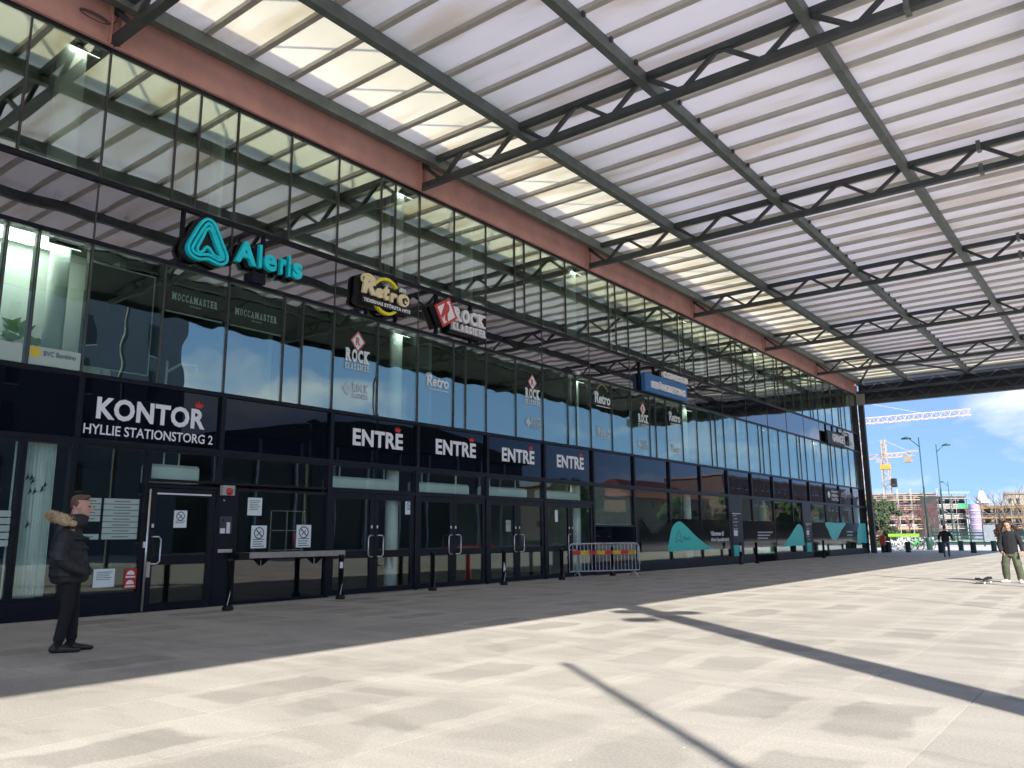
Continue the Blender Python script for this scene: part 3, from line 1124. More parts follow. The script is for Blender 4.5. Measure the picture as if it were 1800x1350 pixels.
for k, d in enumerate((0.028, 0.122, 0.215)):
    q = offset_loop(lp, d)
    if k == 2:
        q = [tuple(fp(a, b, XS)[1:]) for a, b in ((369, 401), (374, 408), (378, 420), (383, 434), (388, 446), (387, 452), (380, 451), (374, 445), (369, 437), (363, 434), (357, 441), (350, 443), (347, 436), (351, 427), (357, 416), (362, 405))]
        q = smooth_path(q, 4)
    build('logo_loop', ribbon(q, 0.054, XS, -0.10, 0.0), M_TEALSIGN, s)
bk = [(cx + (a - cx) * 1.04 - 0.06, cz + (b - cz) * 1.04 - 0.01) for a, b in smooth_path(lp, 4)]
build('backing', MB().prism(bk, on_wall(XS), -0.20, -0.101), M_BOARD, s)
AL = [(c, w0, w1) for c, w0, w1 in (('A', 0.0, 0.30), ('l', 0.335, 0.375), ('e', 0.41, 0.60), ('r', 0.655, 0.745), ('i', 0.775, 0.815), ('s', 0.85, 1.0))]
ya, yb, za, zb = 9.12, 10.85, 7.04, 7.54
for c, w0, w1 in AL:
    h = {'A': 1.0, 'l': 1.06, 'e': 0.74, 'r': 0.74, 'i': 1.0, 's': 0.74}[c]
    word('letter', c, ya + w0 * (yb - ya), ya + w1 * (yb - ya), za, za + h * (zb - za), XS - 0.10, 0.10, M_TEALSIGN, s, bold=0.035)
    word('letter_back', c, ya + w0 * (yb - ya) - 0.03, ya + w1 * (yb - ya) - 0.005, za - 0.01, za + h * (zb - za) - 0.01, XS - 0.20, 0.098, M_BOARD, s, bold=0.06)
build('mount_bar', MB().box(D + 0.1, XS - 0.201, 9.1, 10.8, 7.16, 7.22), M_BOARD, s)
build('mount_bar', MB().box(D + 0.1, XS - 0.201, 8.2, 8.8, 7.2, 7.3), M_BOARD, s)
build('power_box', MB().box(D + 0.1, D + 0.30, 9.62, 9.95, Z_G2T - 0.01, Z_G2T + 0.22), M_FRAME, s)
rails(s, (8.04, 9.95))

# --- cream script sign with yellow ring
s = empty('wall_sign')
tag(s, 'cream script radio sign with broken yellow ring on upper black spandrel', 'sign')
ring = [(0.49 * math.cos(t), 0.49 * math.sin(t)) for t in np.linspace(0, 2 * PI, 49)[:-1]]
for t0, t1 in ((0.22 * PI, 0.80 * PI), (1.22 * PI, 1.76 * PI)):
    ts = np.linspace(t0, t1, 22)
    mb = MB()
    outer = [(13.47 + 0.49 * math.cos(t), 7.29 + 0.49 * math.sin(t)) for t in ts]
    inner = [(13.47 + 0.415 * math.cos(t), 7.29 + 0.415 * math.sin(t)) for t in ts]
    for a0, a1, b0, b1 in zip(outer[:-1], outer[1:], inner[:-1], inner[1:]):
        mb.prism([b0, b1, a1, a0], on_wall(XS), -0.12, -0.03)
    build('ring_arc', mb, M_YELLOW, s)
outl = [(12.50, 7.16), (12.52, 7.56), (12.66, 7.70), (13.0, 7.66), (13.3, 7.60), (14.0, 7.56), (14.36, 7.44), (14.38, 7.1), (14.32, 6.98), (12.62, 6.88)]
build('backing', MB().prism(smooth_path(outl, 4), on_wall(XS), -0.22, -0.121), M_BOARD, s)
build('strap_board', MB().box(XS - 0.0295, XS - 0.006, 12.60, 14.32, 6.955, 7.135), M_BOARD, s)
LET = [('R', 12.62, 13.10, 7.20, 7.66), ('e', 13.06, 13.32, 7.18, 7.44), ('t', 13.31, 13.53, 7.17, 7.58), ('r', 13.56, 13.81, 7.17, 7.42), ('o', 13.83, 14.24, 7.13, 7.48)]
for c, a, b, z0, z1 in LET:
    word('letter', c, a, b, z0, z1, XS - 0.06, 0.06, M_CREAM, s, bold=0.06, shear=0.12)
# swash of the capital and curl of the last letter
sw = smooth_path([(13.04, 7.46), (13.02, 7.62), (12.86, 7.70), (12.70, 7.68), (12.60, 7.60), (12.62, 7.50), (12.70, 7.50)], 6, False)
build('swash', MB().tube([(XS - 0.02, a, b) for a, b in sw], 0.030, 8), M_CREAM, s, True)
sw = smooth_path([(14.16, 7.30), (14.10, 7.36), (14.02, 7.33), (14.02, 7.24), (14.10, 7.20)], 6, False)
build('swash', MB().tube([(XS - 0.0, a, b) for a, b in sw], 0.022, 8), M_BOARD, s, True)
word('small_letters', 'FM', 13.93, 14.11, 7.52, 7.62, XS - 0.07, 0.06, M_SIGNWHITE, s, bold=0.03)
word('small_letters', 'TIDERNAS STÖRSTA HITS', 12.66, 14.27, 6.99, 7.10, XS - 0.004, 0.006, M_SIGNWHITE, s, bold=0.03)
build('mount_bar', MB().box(D + 0.1, XS - 0.221, 12.7, 14.2, 7.25, 7.33), M_BOARD, s)
rails(s, (12.98, 13.98))

# --- red diamond rock radio sign
s = empty('wall_sign')
tag(s, 'white slab letter radio sign with tilted red card logo on upper black spandrel', 'sign')
card = [tuple(fp(a, b, XS)[1:]) for a, b in ((764, 536), (790, 523), (804, 560), (779, 575))]
ccx = sum(p[0] for p in card) / 4; ccz = sum(p[1] for p in card) / 4
build('card_box', MB().prism([(ccx + (a - ccx) * 1.0 - 0.02, ccz + (b - ccz) * 1.0) for a, b in card], on_wall(XS), -0.22, -0.031), M_BOARD, s)
build('card_border', MB().prism(card, on_wall(XS), -0.03, 0.0), M_SIGNRED, s)
inn = [(ccx + (a - ccx) * 0.78, ccz + (b - ccz) * 0.78) for a, b in card]
build('card_face', MB().prism(inn, on_wall(XS), 0.001, 0.006), M_SIGNWHITE, s)
w = word('card_letter', 'R', -0.16, 0.16, -0.24, 0.24, 0, 0.006, M_SIGNRED, s, bold=0.07)
w.location = (XS + 0.008, ccx, ccz)
w.rotation_euler = (math.radians(-22), 0, 0)
build('backing', MB().prism([(15.86, 7.62), (17.42, 7.68), (17.42, 6.86), (15.86, 6.86)], on_wall(XS), -0.20, -0.101), M_BOARD, s)


def slab_word(txt, y0, y1, z0, z1, X, dep, m, parent, bold, sw=0.06):
    """heavy slab-serif word: each letter with foot and head serifs"""
    wts = {'I': 0.55, 'M': 1.35, 'W': 1.4, 'R': 1.08, 'K': 1.1, 'O': 1.05, 'C': 1.0, 'A': 1.1, 'L': 0.95}
    tot = sum(wts.get(c, 1.0) for c in txt)
    y = y0
    gap = (y1 - y0) * 0.012
    h = z1 - z0
    for c in txt:
        wd = (y1 - y0) * wts.get(c, 1.0) / tot
        a, b = y + gap, y + wd - gap
        word('letter', c, a + (0 if c in 'OCS' else wd * 0.05), b - (0 if c in 'OCSER' else wd * 0.05), z0, z1, X, dep, m, parent, bold=bold)
        t = h * sw
        ser = {'R': [(0, 0, .45), (.62, 0, 1), (0, 1, .5)], 'K': [(0, 0, .48), (.58, 0, 1), (0, 1, .48), (.56, 1, 1)], 'L': [(0, 0, .6), (0, 1, .55)],
               'A': [(0, 0, .4), (.6, 0, 1)], 'I': [(0, 0, 1), (0, 1, 1)], 'E': [(0, 0, .5), (0, 1, .5)], 'M': [(0, 0, .34), (.66, 0, 1), (0, 1, .3), (.7, 1, 1)], 'T': [(.25, 0, .75)]}.get(c, [])
        for s0, top, s1 in ser:
            zz = z1 - t if top else z0
            build('letter_serif', MB().box(X - 0.001, X + dep + 0.002, a + s0 * (b - a), a + s1 * (b - a), zz, zz + t), m, parent)
        y += wd


slab_word('ROCK', 15.95, 17.36, 7.20, 7.60, XS - 0.10, 0.09, M_SIGNWHITE, s, 0.05, 0.16)
slab_word('KLASSIKER', 15.90, 17.38, 6.93, 7.15, XS - 0.10, 0.09, M_SIGNWHITE, s, 0.03, 0.10)
build('mount_bar', MB().box(D + 0.1, XS - 0.221, 15.4, 17.2, 7.25, 7.33), M_BOARD, s)
rails(s, (15.5, 16.95))

# --- free rails on the spandrel
for j, y in enumerate((22.1, 23.12, 24.3)):
    build('support_rail', MB().box(D + 0.0515, D + 0.16, y - 0.035, y + 0.035, Z_G2T + 0.05, Z_S2T - 0.05), M_FRAME, arena)
    arena.children[-1].location = -Vector(arena.location)

# --- concrete company sign
s = empty('wall_sign')
tag(s, 'blue company board with white block letters hung on upper black spandrel', 'sign')
build('board', MB().box(XS - 0.16, XS, 26.80, 30.44, 6.72, 7.43), M_BLUESIGN, s)
word('letters', 'STRÄNGBETONG', 27.22, 30.2, 6.88, 7.22, XS + 0.001, 0.05, M_SIGNWHITE, s, bold=0.07)
word('letters', 'CONSOLIS', 28.34, 30.58, 7.47, 7.73, XS - 0.10, 0.10, M_SIGNWHITE, s, bold=0.08)
build('letter_carrier', MB().box(XS - 0.20, XS - 0.101, 28.2, 30.7, 7.435, 7.76), M_BOARD, s)
build('mount_bar', MB().box(D + 0.05, XS - 0.161, 26.9, 30.3, 6.95, 7.03), M_BOARD, s)
rails(s, (26.84, 28.0, 29.2, 30.4))

# --- garage sign near the far corner
s = empty('wall_sign')
tag(s, 'black parking garage sign with boxed white P near the far building corner', 'sign')
build('board', MB().box(XS - 0.16, XS - 0.02, 49.4, 54.0, 6.66, 7.44), M_BOARD, s)
word('letters', 'GARAGE', 50.3, 52.6, 6.82, 7.32, XS - 0.019, 0.04, M_SIGNWHITE, s, bold=0.04)
b = MB()
for y0_, y1_, z0_, z1_ in ((52.78, 52.87, 6.70, 7.70), (53.98, 54.07, 6.70, 7.70), (52.871, 53.979, 6.70, 6.77), (52.871, 53.979, 7.63, 7.70)):
    b.box(XS - 0.10, XS + 0.02, y0_, y1_, z0_, z1_)
build('letter_frame', b, M_SIGNWHITE, s)
build('letter_board', MB().box(XS - 0.12, XS - 0.101, 52.78, 54.07, 6.70, 7.70), M_BOARD, s)
word('letters', 'P', 53.1, 53.75, 6.85, 7.55, XS - 0.1, 0.08, M_SIGNWHITE, s, bold=0.05)
ar = [(54.3, 7.25), (54.5, 7.38), (54.9, 7.08), (54.95, 7.25), (55.1, 7.25), (55.1, 6.85), (54.6, 6.85), (54.6, 6.98), (54.8, 6.98)]
build('arrow', MB().prism(ar, on_wall(XS - 0.1), 0.0, 0.06), M_SIGNWHITE, s)
build('mount_bar', MB().box(D + 0.05, XS - 0.161, 49.6, 54.9, 7.0, 7.08), M_BOARD, s)
rails(s, (49.9, 51.2, 52.4, 53.6))


# the signs sit close to the glass
for o in [q for q in bpy.data.objects if q.name.startswith('wall_sign')]:
    yc = np.mean([v.co.y + c.location.y for c in o.children for v in c.data.vertices])
    o.location = (-0.14, float(yc) * 0.0097, 0.058)


def crown(parent, y0, y1, z0, z1, X):
    pts = [(0, .62), (.12, .28), (.2, .0), (.8, 0), (.88, .28), (1, .62), (.76, .42), (.70, .86), (.60, .42), (.5, 1), (.40, .42), (.30, .86), (.24, .42)]
    build('crown', MB().prism([(y0 + a * (y1 - y0), z0 + b * (z1 - z0)) for a, b in pts], on_wall(X), 0.0, 0.005), M_RED, parent)


XL = D - 0.0085 + 0.004
# --- address lettering and the four entrance words on the lower spandrel
s = empty('lettering')
tag(s, 'large white office lettering with address line and red crown on black glass', 'lettering')
word('letters', 'KONTOR', 6.74, 8.90, 3.475, 3.885, XL, 0.005, M_LETTER, s, bold=0.035, spacing=1.05)
word('letters', 'HYLLIE STATIONSTORG 2', 6.54, 9.10, 3.19, 3.375, XL, 0.005, M_LETTER, s, bold=0.012)
crown(s, 8.64, 8.86, 3.905, 4.06, XL)
ENT = ['first entrance word with red crown, over the doors beside the counter', 'second entrance word with red crown, one bay on from the counter doors',
       'third entrance word with red crown, two bays on from the counter doors', 'last entrance word with red crown, over the doors beside the blinds window']
for i, (a, b) in enumerate(((12.80, 14.47), (15.70, 17.36), (18.55, 20.17), (21.40, 23.0))):
    s = empty('lettering')
    tag(s, 'white ' + ENT[i], 'lettering', 'entrance words over the door pairs')
    word('letters', 'ENTRE', a, b, 3.50, 3.91, XL, 0.005, M_LETTER, s, bold=0.035, spacing=1.05)
    crown(s, b - 0.31, b - 0.06, 3.945, 4.10, XL)
s = empty('lettering')
tag(s, 'small white hotel lettering with round emblem on the lower spandrel', 'lettering')
for i, t in enumerate(('MALMÖ', 'ARENA', 'HOTEL')):
    word('letters', t, 50.55, 52.0, 3.75 - 0.24 * i, 3.92 - 0.24 * i, XL, 0.005, M_LETTER, s, bold=0.02)
build('emblem', MB().prism([(50.05 + 0.28 * math.cos(t) * (1 - 0.35 * (k % 2)), 3.62 + 0.2 * math.sin(t)) for k, t in enumerate(np.linspace(0, 2 * PI, 13)[:-1])], on_wall(XL), 0, 0.005), M_LETTER, s)
s = empty('lettering')
tag(s, 'white ticket lettering with small arrow beside the hotel name', 'lettering')
word('letters', 'BILJETTER', 52.6, 55.3, 3.46, 3.86, XL, 0.005, mat('letter_grey', (0.42, 0.42, 0.44), 0.5), s, bold=0.015)
build('arrow', MB().prism([(55.5, 3.72), (55.85, 3.66), (55.5, 3.58)], on_wall(XL), 0, 0.005), M_LETTER, s)

# ================================================================== WINDOW PRINTS
XG = D - 0.0085 + 0.003        # just proud of the upper floor panes
M_PRINT = mat('print_pale', (0.72, 0.80, 0.78), 0.7, var=0.05)
M_PRINTR = mat('print_red', (0.50, 0.13, 0.13), 0.7, var=0.05)
M_PRINTD = mat('print_dim', (0.52, 0.62, 0.68), 0.7, var=0.05)


def rock_print(y, zc, sc, label):
    s = empty('window_print')
    tag(s, label, 'window print', 'radio station prints on the second floor windows')
    dm = [(y, zc + 0.42 * sc), (y + 0.26 * sc, zc + 0.13 * sc), (y, zc - 0.18 * sc), (y - 0.26 * sc, zc + 0.13 * sc)]
    build('diamond', MB().prism(dm, on_wall(XG), 0, 0.003), M_PRINTR, s)
    dm2 = [(y + (a - y) * 0.78, zc + 0.12 * sc + (b - zc - 0.12 * sc) * 0.78) for a, b in dm]
    build('diamond_face', MB().prism(dm2, on_wall(XG), 0.0035, 0.005), M_PRINT, s)
    word('emblem_letter', 'R', y - 0.08 * sc, y + 0.08 * sc, zc + 0.02 * sc, zc + 0.24 * sc, XG + 0.0055, 0.002, M_PRINTR, s, bold=0.05)
    slab_word('ROCK', y - 0.43 * sc, y + 0.43 * sc, zc - 0.46 * sc, zc - 0.10 * sc, XG + 0.006, 0.003, M_PRINT, s, 0.05, 0.15)
    slab_word('KLASSIKER', y - 0.44 * sc, y + 0.44 * sc, zc - 0.66 * sc, zc - 0.50 * sc, XG + 0.006, 0.003, M_PRINT, s, 0.02, 0.10)


def retro_print(y, z, w, label, arc=False, m=M_PRINT):
    s = empty('window_print')
    tag(s, label, 'window print', 'radio station prints on the second floor windows')
    word('letters', 'Retro', y - w / 2, y + w / 2, z - w * 0.17, z + w * 0.19, XG, 0.003, m, s, bold=0.03, shear=0.1)
    sw = smooth_path([(y - w * .28, z + w * .10), (y - w * .34, z + w * .22), (y - w * .50, z + w * .20), (y - w * .53, z + w * .1)], 5, False)
    build('swash', MB().tube([(XG + 0.004, a, b) for a, b in sw], 0.014, 6), m, s)
    mb = MB(); mb.box(XG, XG + 0.003, y - w * .4, y + w * .48, z - w * .27, z - w * .245)
    build('underline', mb, m, s)
    if arc:
        ts = np.linspace(0.15 * PI, 0.85 * PI, 14)
        build('ring_arc', MB().tube([(XG + 0.004, y + w * .38 * math.cos(t), z + w * .12 + w * .38 * math.sin(t)) for t in ts], 0.018, 6), mat('print_sand', (0.35, 0.30, 0.16), 0.7), s)


rock_print(12.88, 5.95, 0.92, 'large rock radio print with red diamond, window left of the cream ring sign')
rock_print(20.12, 5.98, 0.92, 'large rock radio print with red diamond, window between two plain bays')
rock_print(27.3, 5.98, 0.92, 'large rock radio print with pale diamond, window under the blue board')


def small_rock(y, z, label):
    s = empty('window_print')
    tag(s, label, 'window print', 'radio station prints on the second floor windows')
    build('card', MB().prism([(y - 0.42, z + 0.02), (y - 0.27, z + 0.17), (y - 0.12, z + 0.0), (y - 0.27, z - 0.16)], on_wall(XG), 0, 0.003), M_PRINTD, s)
    slab_word('ROCK', y - 0.12, y + 0.40, z - 0.04, z + 0.17, XG + 0.0035, 0.002, M_PRINTD, s, 0.04, 0.15)
    slab_word('KLASSIKER', y - 0.12, y + 0.40, z - 0.19, z - 0.07, XG + 0.0035, 0.002, M_PRINTD, s, 0.02, 0.15)


small_rock(12.86, 4.84, 'small pale rock radio print low on the window left of the cream ring sign')
small_rock(20.15, 4.80, 'small pale rock radio print low on the window between two plain bays')
small_rock(27.2, 4.72, 'small pale rock radio print low on the window under the blue board')
retro_print(15.77, 5.47, 0.88, 'pale script radio print on the window below the rock sign', False)
retro_print(24.35, 6.10, 1.05, 'green grey script radio print with sand arc, window beside a white column', True)
retro_print(24.35, 4.90, 0.85, 'faint script radio print low on the window beside a white column', m=M_PRINTD)
retro_print(30.0, 6.05, 1.0, 'script radio print with sand arc on the window just past the blue board', True)
retro_print(30.0, 4.75, 0.8, 'faint script radio print low on the window just past the blue board', m=M_PRINTD)

# roller blinds with coffee machine name, inside the glass
M_BLIND = mat('blind_black', (0.008, 0.010, 0.010), 0.7, var=0.2)
for y0, y1, z0, z1, t in ((7.93, 9.18, 5.80, 6.66, 'black roller blind with coffee maker name, beside the tall dark screen'), (9.36, 10.66, 5.80, 6.66, 'black roller blind with coffee maker name, beside the narrow pane')):
    s = empty('roller_blind')
    tag(s, t, 'blind', 'roller blinds on the second floor')
    build('cloth', MB().box(D - 0.065, D - 0.055, y0, y1, z0, z1), M_BLIND, s)
    build('bottom_bar', MB().box(D - 0.068, D - 0.050, y0, y1, z0 - 0.03, z0 - 0.002), M_WHITE, s)
    mk = mat('print_bright', (0.95, 0.96, 0.95), 0.6)
    slab_word('MOCCAMASTER', y0 + 0.10, y1 - 0.12, 6.04, 6.19, D - 0.054, 0.003, mk, s, 0.03, 0.2)
    build('small_line', MB().box(D - 0.054, D - 0.052, (y0 + y1) / 2 - 0.13, (y0 + y1) / 2 + 0.13, 5.965, 5.985), M_PRINTD, s)
s = empty('office_screen')
tag(s, 'tall dark screen with thin white edge behind the second floor glass', 'screen')
build('screen_panel', MB().box(D - 0.2, D - 0.18, 6.52, 7.72, 4.45, 6.42), M_BLIND, s)
build('edge_line', MB().box(D - 0.2, D - 0.175, 6.50, 7.74, 6.421, 6.44), M_WHITE, s)
build('edge_line', MB().box(D - 0.2, D - 0.175, 6.50, 7.74, 4.43, 4.449), M_WHITE, s)
build('edge_line', MB().box(D - 0.2, D - 0.175, 7.721, 7.74, 4.45, 6.42), M_WHITE, s)
# desk arm lamp forms seen inside
s = empty('monitor_arm')
tag(s, 'white jointed monitor arm standing behind the second floor glass', 'monitor arm')
build('post', MB().tube([(D - 0.8, 8.45, Z_S1T - 0.12), (D - 0.8, 8.45, 4.95)], 0.025, 8), M_WHITE, s, True)
build('arm', MB().tube([(D - 0.8, 8.47, 4.72), (D - 0.8, 8.75, 4.92), (D - 0.8, 9.1, 4.95), (D - 0.8, 9.12, 4.80)], 0.03, 8), M_WHITE, s, True)

# ceiling lamps of the lit corner room and the lobby
M_PANEL = glow('lamp_panel_glow', (0.96, 1.0, 0.94), 5.0)
s = empty('ceiling_lamp')
tag(s, 'lit ceiling panel of the corner room with the plant mural', 'lamp', 'lit ceiling lamps indoors')
build('housing', MB().box(D - 1.1, D - 0.4, 4.2, 6.2, 6.76, 6.835), M_WHITE, s)
build('diffuser', MB().box(D - 1.08, D - 0.42, 4.22, 6.18, 6.75, 6.759), M_PANEL, s)
M_SPOT = glow('lamp_spot_glow', (1.0, 0.97, 0.9), 30.0)
for y, lab in ((10.0, 'small lit downlight in the lobby above the counter window'), (16.9, 'small lit downlight in the lobby behind the second door pair'), (19.9, 'small lit downlight in the lobby behind the third door pair'), (22.9, 'small lit downlight in the lobby behind the last door pair')):
    s = empty('ceiling_lamp')
    tag(s, lab, 'lamp', 'lit ceiling lamps indoors')
    build('trim', MB().lathe([(0.08, 3.13), (0.08, 3.155)], 14, (D - 1.0, y, 0)), M_WHITE, s)
    build('diffuser', MB().lathe([(0.06, 3.12), (0.06, 3.129)], 14, (D - 1.0, y, 0)), M_SPOT, s)

# frosted strip, clinic sticker and wall art in the lit corner room
M_FROST = mat('frosted_film', (0.42, 0.52, 0.46), 0.7, var=0.05)
M_SUNNY = mat('sticker_yellow', (0.70, 0.52, 0.05), 0.6, var=0.05)
s = empty('window_sticker')
tag(s, 'frosted window strip with small yellow sun and clinic name', 'sticker')
build('strip', MB().box(XG, XG + 0.003, 5.50, 6.38, 4.30, 4.62), M_FROST, s)
build('sun', MB().prism([(5.62 + (0.085 if k % 2 else 0.105) * math.cos(t), 4.52 + (0.085 if k % 2 else 0.105) * math.sin(t)) for k, t in enumerate(np.linspace(0, 2 * PI, 33)[:-1])], on_wall(XG), 0.0035, 0.006), M_SUNNY, s)
word('letters', 'BVC Bambino', 5.76, 6.30, 4.47, 4.56, XG + 0.0035, 0.002, mat('ink_navy', (0.03, 0.03, 0.12), 0.6), s, bold=0.015)
s = build('window_film', MB().box(XG, XG + 0.003, 3.62, 5.42, 4.30, 4.62), M_FROST)
tag(s, 'plain frosted strip along the pane before the clinic sticker', 'window film')
# lit corner room: pale wall with plant mural
A('room_wall', -1.35, -1.25, Y0 - 3.0, Y0 + 0.9, Z_S1T - 0.115, Z_G2T + 0.095, M_COLUMN)
s = empty('wall_mural')
tag(s, 'green leafy plant mural on pale wall behind the corner window', 'mural')
M_LEAF0 = mat('mural_green', (0.12, 0.22, 0.06), 0.8, var=0.3, scale=8)
for i in range(16):
    yy, zz = 5.75 - 0.0 + rnd.gauss(0, 0.16), 4.75 + rnd.random() * 0.55
    a = rnd.uniform(0, PI)
    l_ = rnd.uniform(0.12, 0.24)
    build('leaf', MB().prism([(yy - l_ * math.cos(a), zz - l_ * math.sin(a)), (yy + 0.07 * math.sin(a), zz - 0.07 * math.cos(a)), (yy + l_ * math.cos(a), zz + l_ * math.sin(a)), (yy - 0.07 * math.sin(a), zz + 0.07 * math.cos(a))],
                            on_wall(D - 1.245 + i * 0.0008), 0, 0.004), M_LEAF0, s)

# ================================================================== GROUND FLOOR: films, notices, counter
XF = D - 0.0235 + 0.003
films = [(26.45 + 0.3, 29.2), (29.25, 32.05), (32.1, 34.86), (36.45, 40.6), (40.7, 44.85), (46.4, 49.15), (49.2, 52.0), (52.05, 54.85), (54.9, 57.55)]
s = empty('window_film')
tag(s, 'dark window film with turquoise curved shapes along the shop windows', 'window film')
XFF = D + 0.0215
for i, (a, b) in enumerate(films):
    if i == 0:
        pts = [(26.75, 1.95), (27.1, 1.72), (27.6, 1.38), (28.1, 1.35), (28.6, 1.62), (29.2, 1.9), (29.2, 0.69), (26.75, 0.69)]
    else:
        pts = [(a, 1.94), (b, 1.94), (b, 0.69), (a, 0.69)]
    build('film_panel', MB().prism(pts, on_wall(XFF), 0, 0.003), M_FILM, s)


def teal(pts, n=6):
    build('film_shape', MB().prism(smooth_path(pts, n), on_wall(XFF), 0.0035, 0.006), M_TEAL, s)


teal([(28.9, 0.70), (28.98, 1.1), (29.3, 1.62), (29.9, 1.84), (30.5, 1.66), (31.4, 1.25), (32.5, 0.85), (33.1, 0.70), (32.0, 0.70), (30.0, 0.70)])
teal([(41.6, 0.70), (42.6, 1.15), (43.5, 1.6), (44.1, 1.82), (44.6, 1.72), (44.82, 1.4), (44.85, 0.9), (44.84, 0.70), (43.0, 0.70)])
teal([(48.85, 1.93), (49.3, 1.45), (49.8, 1.02), (50.35, 0.90), (51.0, 1.05), (51.9, 1.5), (52.9, 1.93), (51.0, 1.93)])
teal([(55.25, 0.70), (55.35, 1.3), (55.9, 1.9), (56.6, 1.93), (57.4, 1.93), (57.45, 1.3), (57.45, 0.70), (56.3, 0.70)])
mdark = mat('film_print_dark', (0.004, 0.16, 0.145), 0.5)
build('film_logo', ribbon(smooth_path([(29.55, 1.02), (29.72, 1.42), (29.9, 1.42), (30.08, 1.02), (29.82, 1.12)], 5), 0.035, XFF + 0.0065, 0, 0.002), mdark, s)
word('film_text', 'Aleris', 30.2, 30.85, 1.08, 1.28, XFF + 0.0065, 0.002, mdark, s)
word('film_text', 'Välkommen till', 32.85, 34.2, 1.26, 1.46, XFF + 0.0035, 0.002, M_LETTER, s, bold=0.02)
word('film_text', 'Aleris Specialistvård', 32.85, 34.75, 0.98, 1.18, XFF + 0.0035, 0.002, M_LETTER, s, bold=0.02)
for i in range(3):
    build('text_line', MB().box(XFF + 0.0035, XFF + 0.0055, 38.2, 40.2 - 0.35 * i, 1.36 - 0.14 * i, 1.43 - 0.14 * i), mat('print_soft', (0.42, 0.43, 0.44), 0.6), s)
for i in range(2):
    build('text_line', MB().box(XFF + 0.0035, XFF + 0.0055, 53.0, 54.4 - 0.2 * i, 1.36 - 0.2 * i, 1.45 - 0.2 * i), MATS['print_soft'], s)
# posters on the two dark door bays
for y0, lab, z in ((34.98, 'black door poster with white notes and turquoise base, between film windows', 2.3), (44.99, 'black door poster with turquoise base, in the farther dark door bay', 1.9)):
    s = empty('door_poster')
    tag(s, lab, 'poster', 'posters on the dark door bays')
    XB = D + 0.031
    build('board', MB().box(XB, XB + 0.02, y0 + 0.12, y0 + 1.28, 0.84, z), M_BOARD, s)
    build('base', MB().box(XB, XB + 0.02, y0 + 0.22, y0 + 0.98, 0.34, 0.83), M_TEAL, s)
    for i in range(6):
        build('text_line', MB().box(XB + 0.0205, XB + 0.0225, y0 + 0.3 + 0.1 * (i % 2), y0 + 0.7 + 0.08 * (i % 3), z - 0.16 - 0.15 * i, z - 0.12 - 0.15 * i), MATS['print_soft'], s)
    build('note', MB().box(XB + 0.023, XB + 0.025, y0 + 0.3, y0 + 0.72, 1.24, 1.5), M_PAPER, s)
    build('head_line', MB().box(XB + 0.0205, XB + 0.0225, y0 + 0.2, y0 + 1.2, z - 0.07, z - 0.04), M_LETTER, s)

XN = D - 0.0235 + 0.0015


def ring_sign(parent, y, z, r, X, pm=M_INK):
    n = 20
    ts = [2 * PI * k / n for k in range(n)]
    build('ban_ring', ribbon([(y + r * math.cos(t), z + r * math.sin(t)) for t in ts], r * 0.22, X, 0, 0.002), pm, parent)
    build('ban_stroke', MB().prism([(y - r * .75, z + r * .55), (y - r * .6, z + r * .75), (y + r * .75, z - r * .55), (y + r * .6, z - r * .75)], on_wall(X), 0.0022, 0.0035), pm, parent)
    build('cigarette', MB().prism([(y - r * .55, z - r * .45), (y - r * .42, z - r * .6), (y + r * .5, z + r * .3), (y + r * .38, z + r * .45)], on_wall(X), 0, 0.002), pm, parent)


def notice(y0, y1, z0, z1, label, X, ban=True, lines=2, m=M_PAPER):
    s = empty('notice')
    tag(s, label, 'notice', 'notices taped to the glass')
    build('sheet', MB().box(X, X + 0.002, y0, y1, z0, z1), m, s)
    w, h = y1 - y0, z1 - z0
    if ban:
        ring_sign(s, (y0 + y1) / 2, z1 - h * 0.33, min(w, h) * 0.30, X + 0.0023)
        z = z1 - h * 0.62
    else:
        z = z1 - h * 0.18
    for i in range(lines):
        build('text_line', MB().box(X + 0.0023, X + 0.0035, y0 + w * 0.14, y1 - w * (0.14 + 0.2 * ((i * 7) % 3) / 3), z - h * 0.012 - i * h * 0.10, z + h * 0.025 - i * h * 0.10), M_INK, s)
    return s


XD = D - 0.0095 + 0.0015
notice(8.38, 8.65, 1.53, 1.86, 'no smoking notice on the glass of the office door', XD, True, 2)
notice(10.01, 10.36, 1.79, 2.16, 'text only notice high on the counter window', XN, False, 6)
notice(10.13, 10.51, 1.11, 1.58, 'no smoking notice on the counter window, below the text notice', XN, True, 4)
notice(11.28, 11.68, 1.11, 1.60, 'no smoking notice on the counter window, close to the entrance doors', XN, True, 4)
notice(14.60, 14.87, 1.88, 2.21, 'no smoking notice high on the first pair of entrance doors', XD, True, 1)
notice(18.72, 18.95, 1.45, 1.78, 'faint pale notice on the third pair of entrance doors', XD, False, 3, mat('paper_grey', (0.40, 0.44, 0.42), 0.8))
notice(21.24, 21.4, 1.75, 2.12, 'small blank notice on the last pair of entrance doors', XD, False, 0)
s = notice(6.95, 7.33, 0.48, 0.80, 'crooked letter sheet low on the window behind the man', XN, False, 5)
s.rotation_euler = (math.radians(0), 0, 0)
s = empty('window_sticker')
tag(s, 'red double sticker with white half domes beside the office door', 'sticker')
build('sheet', MB().box(XN, XN + 0.002, 7.51, 7.735, 0.43, 0.79), M_RED, s)
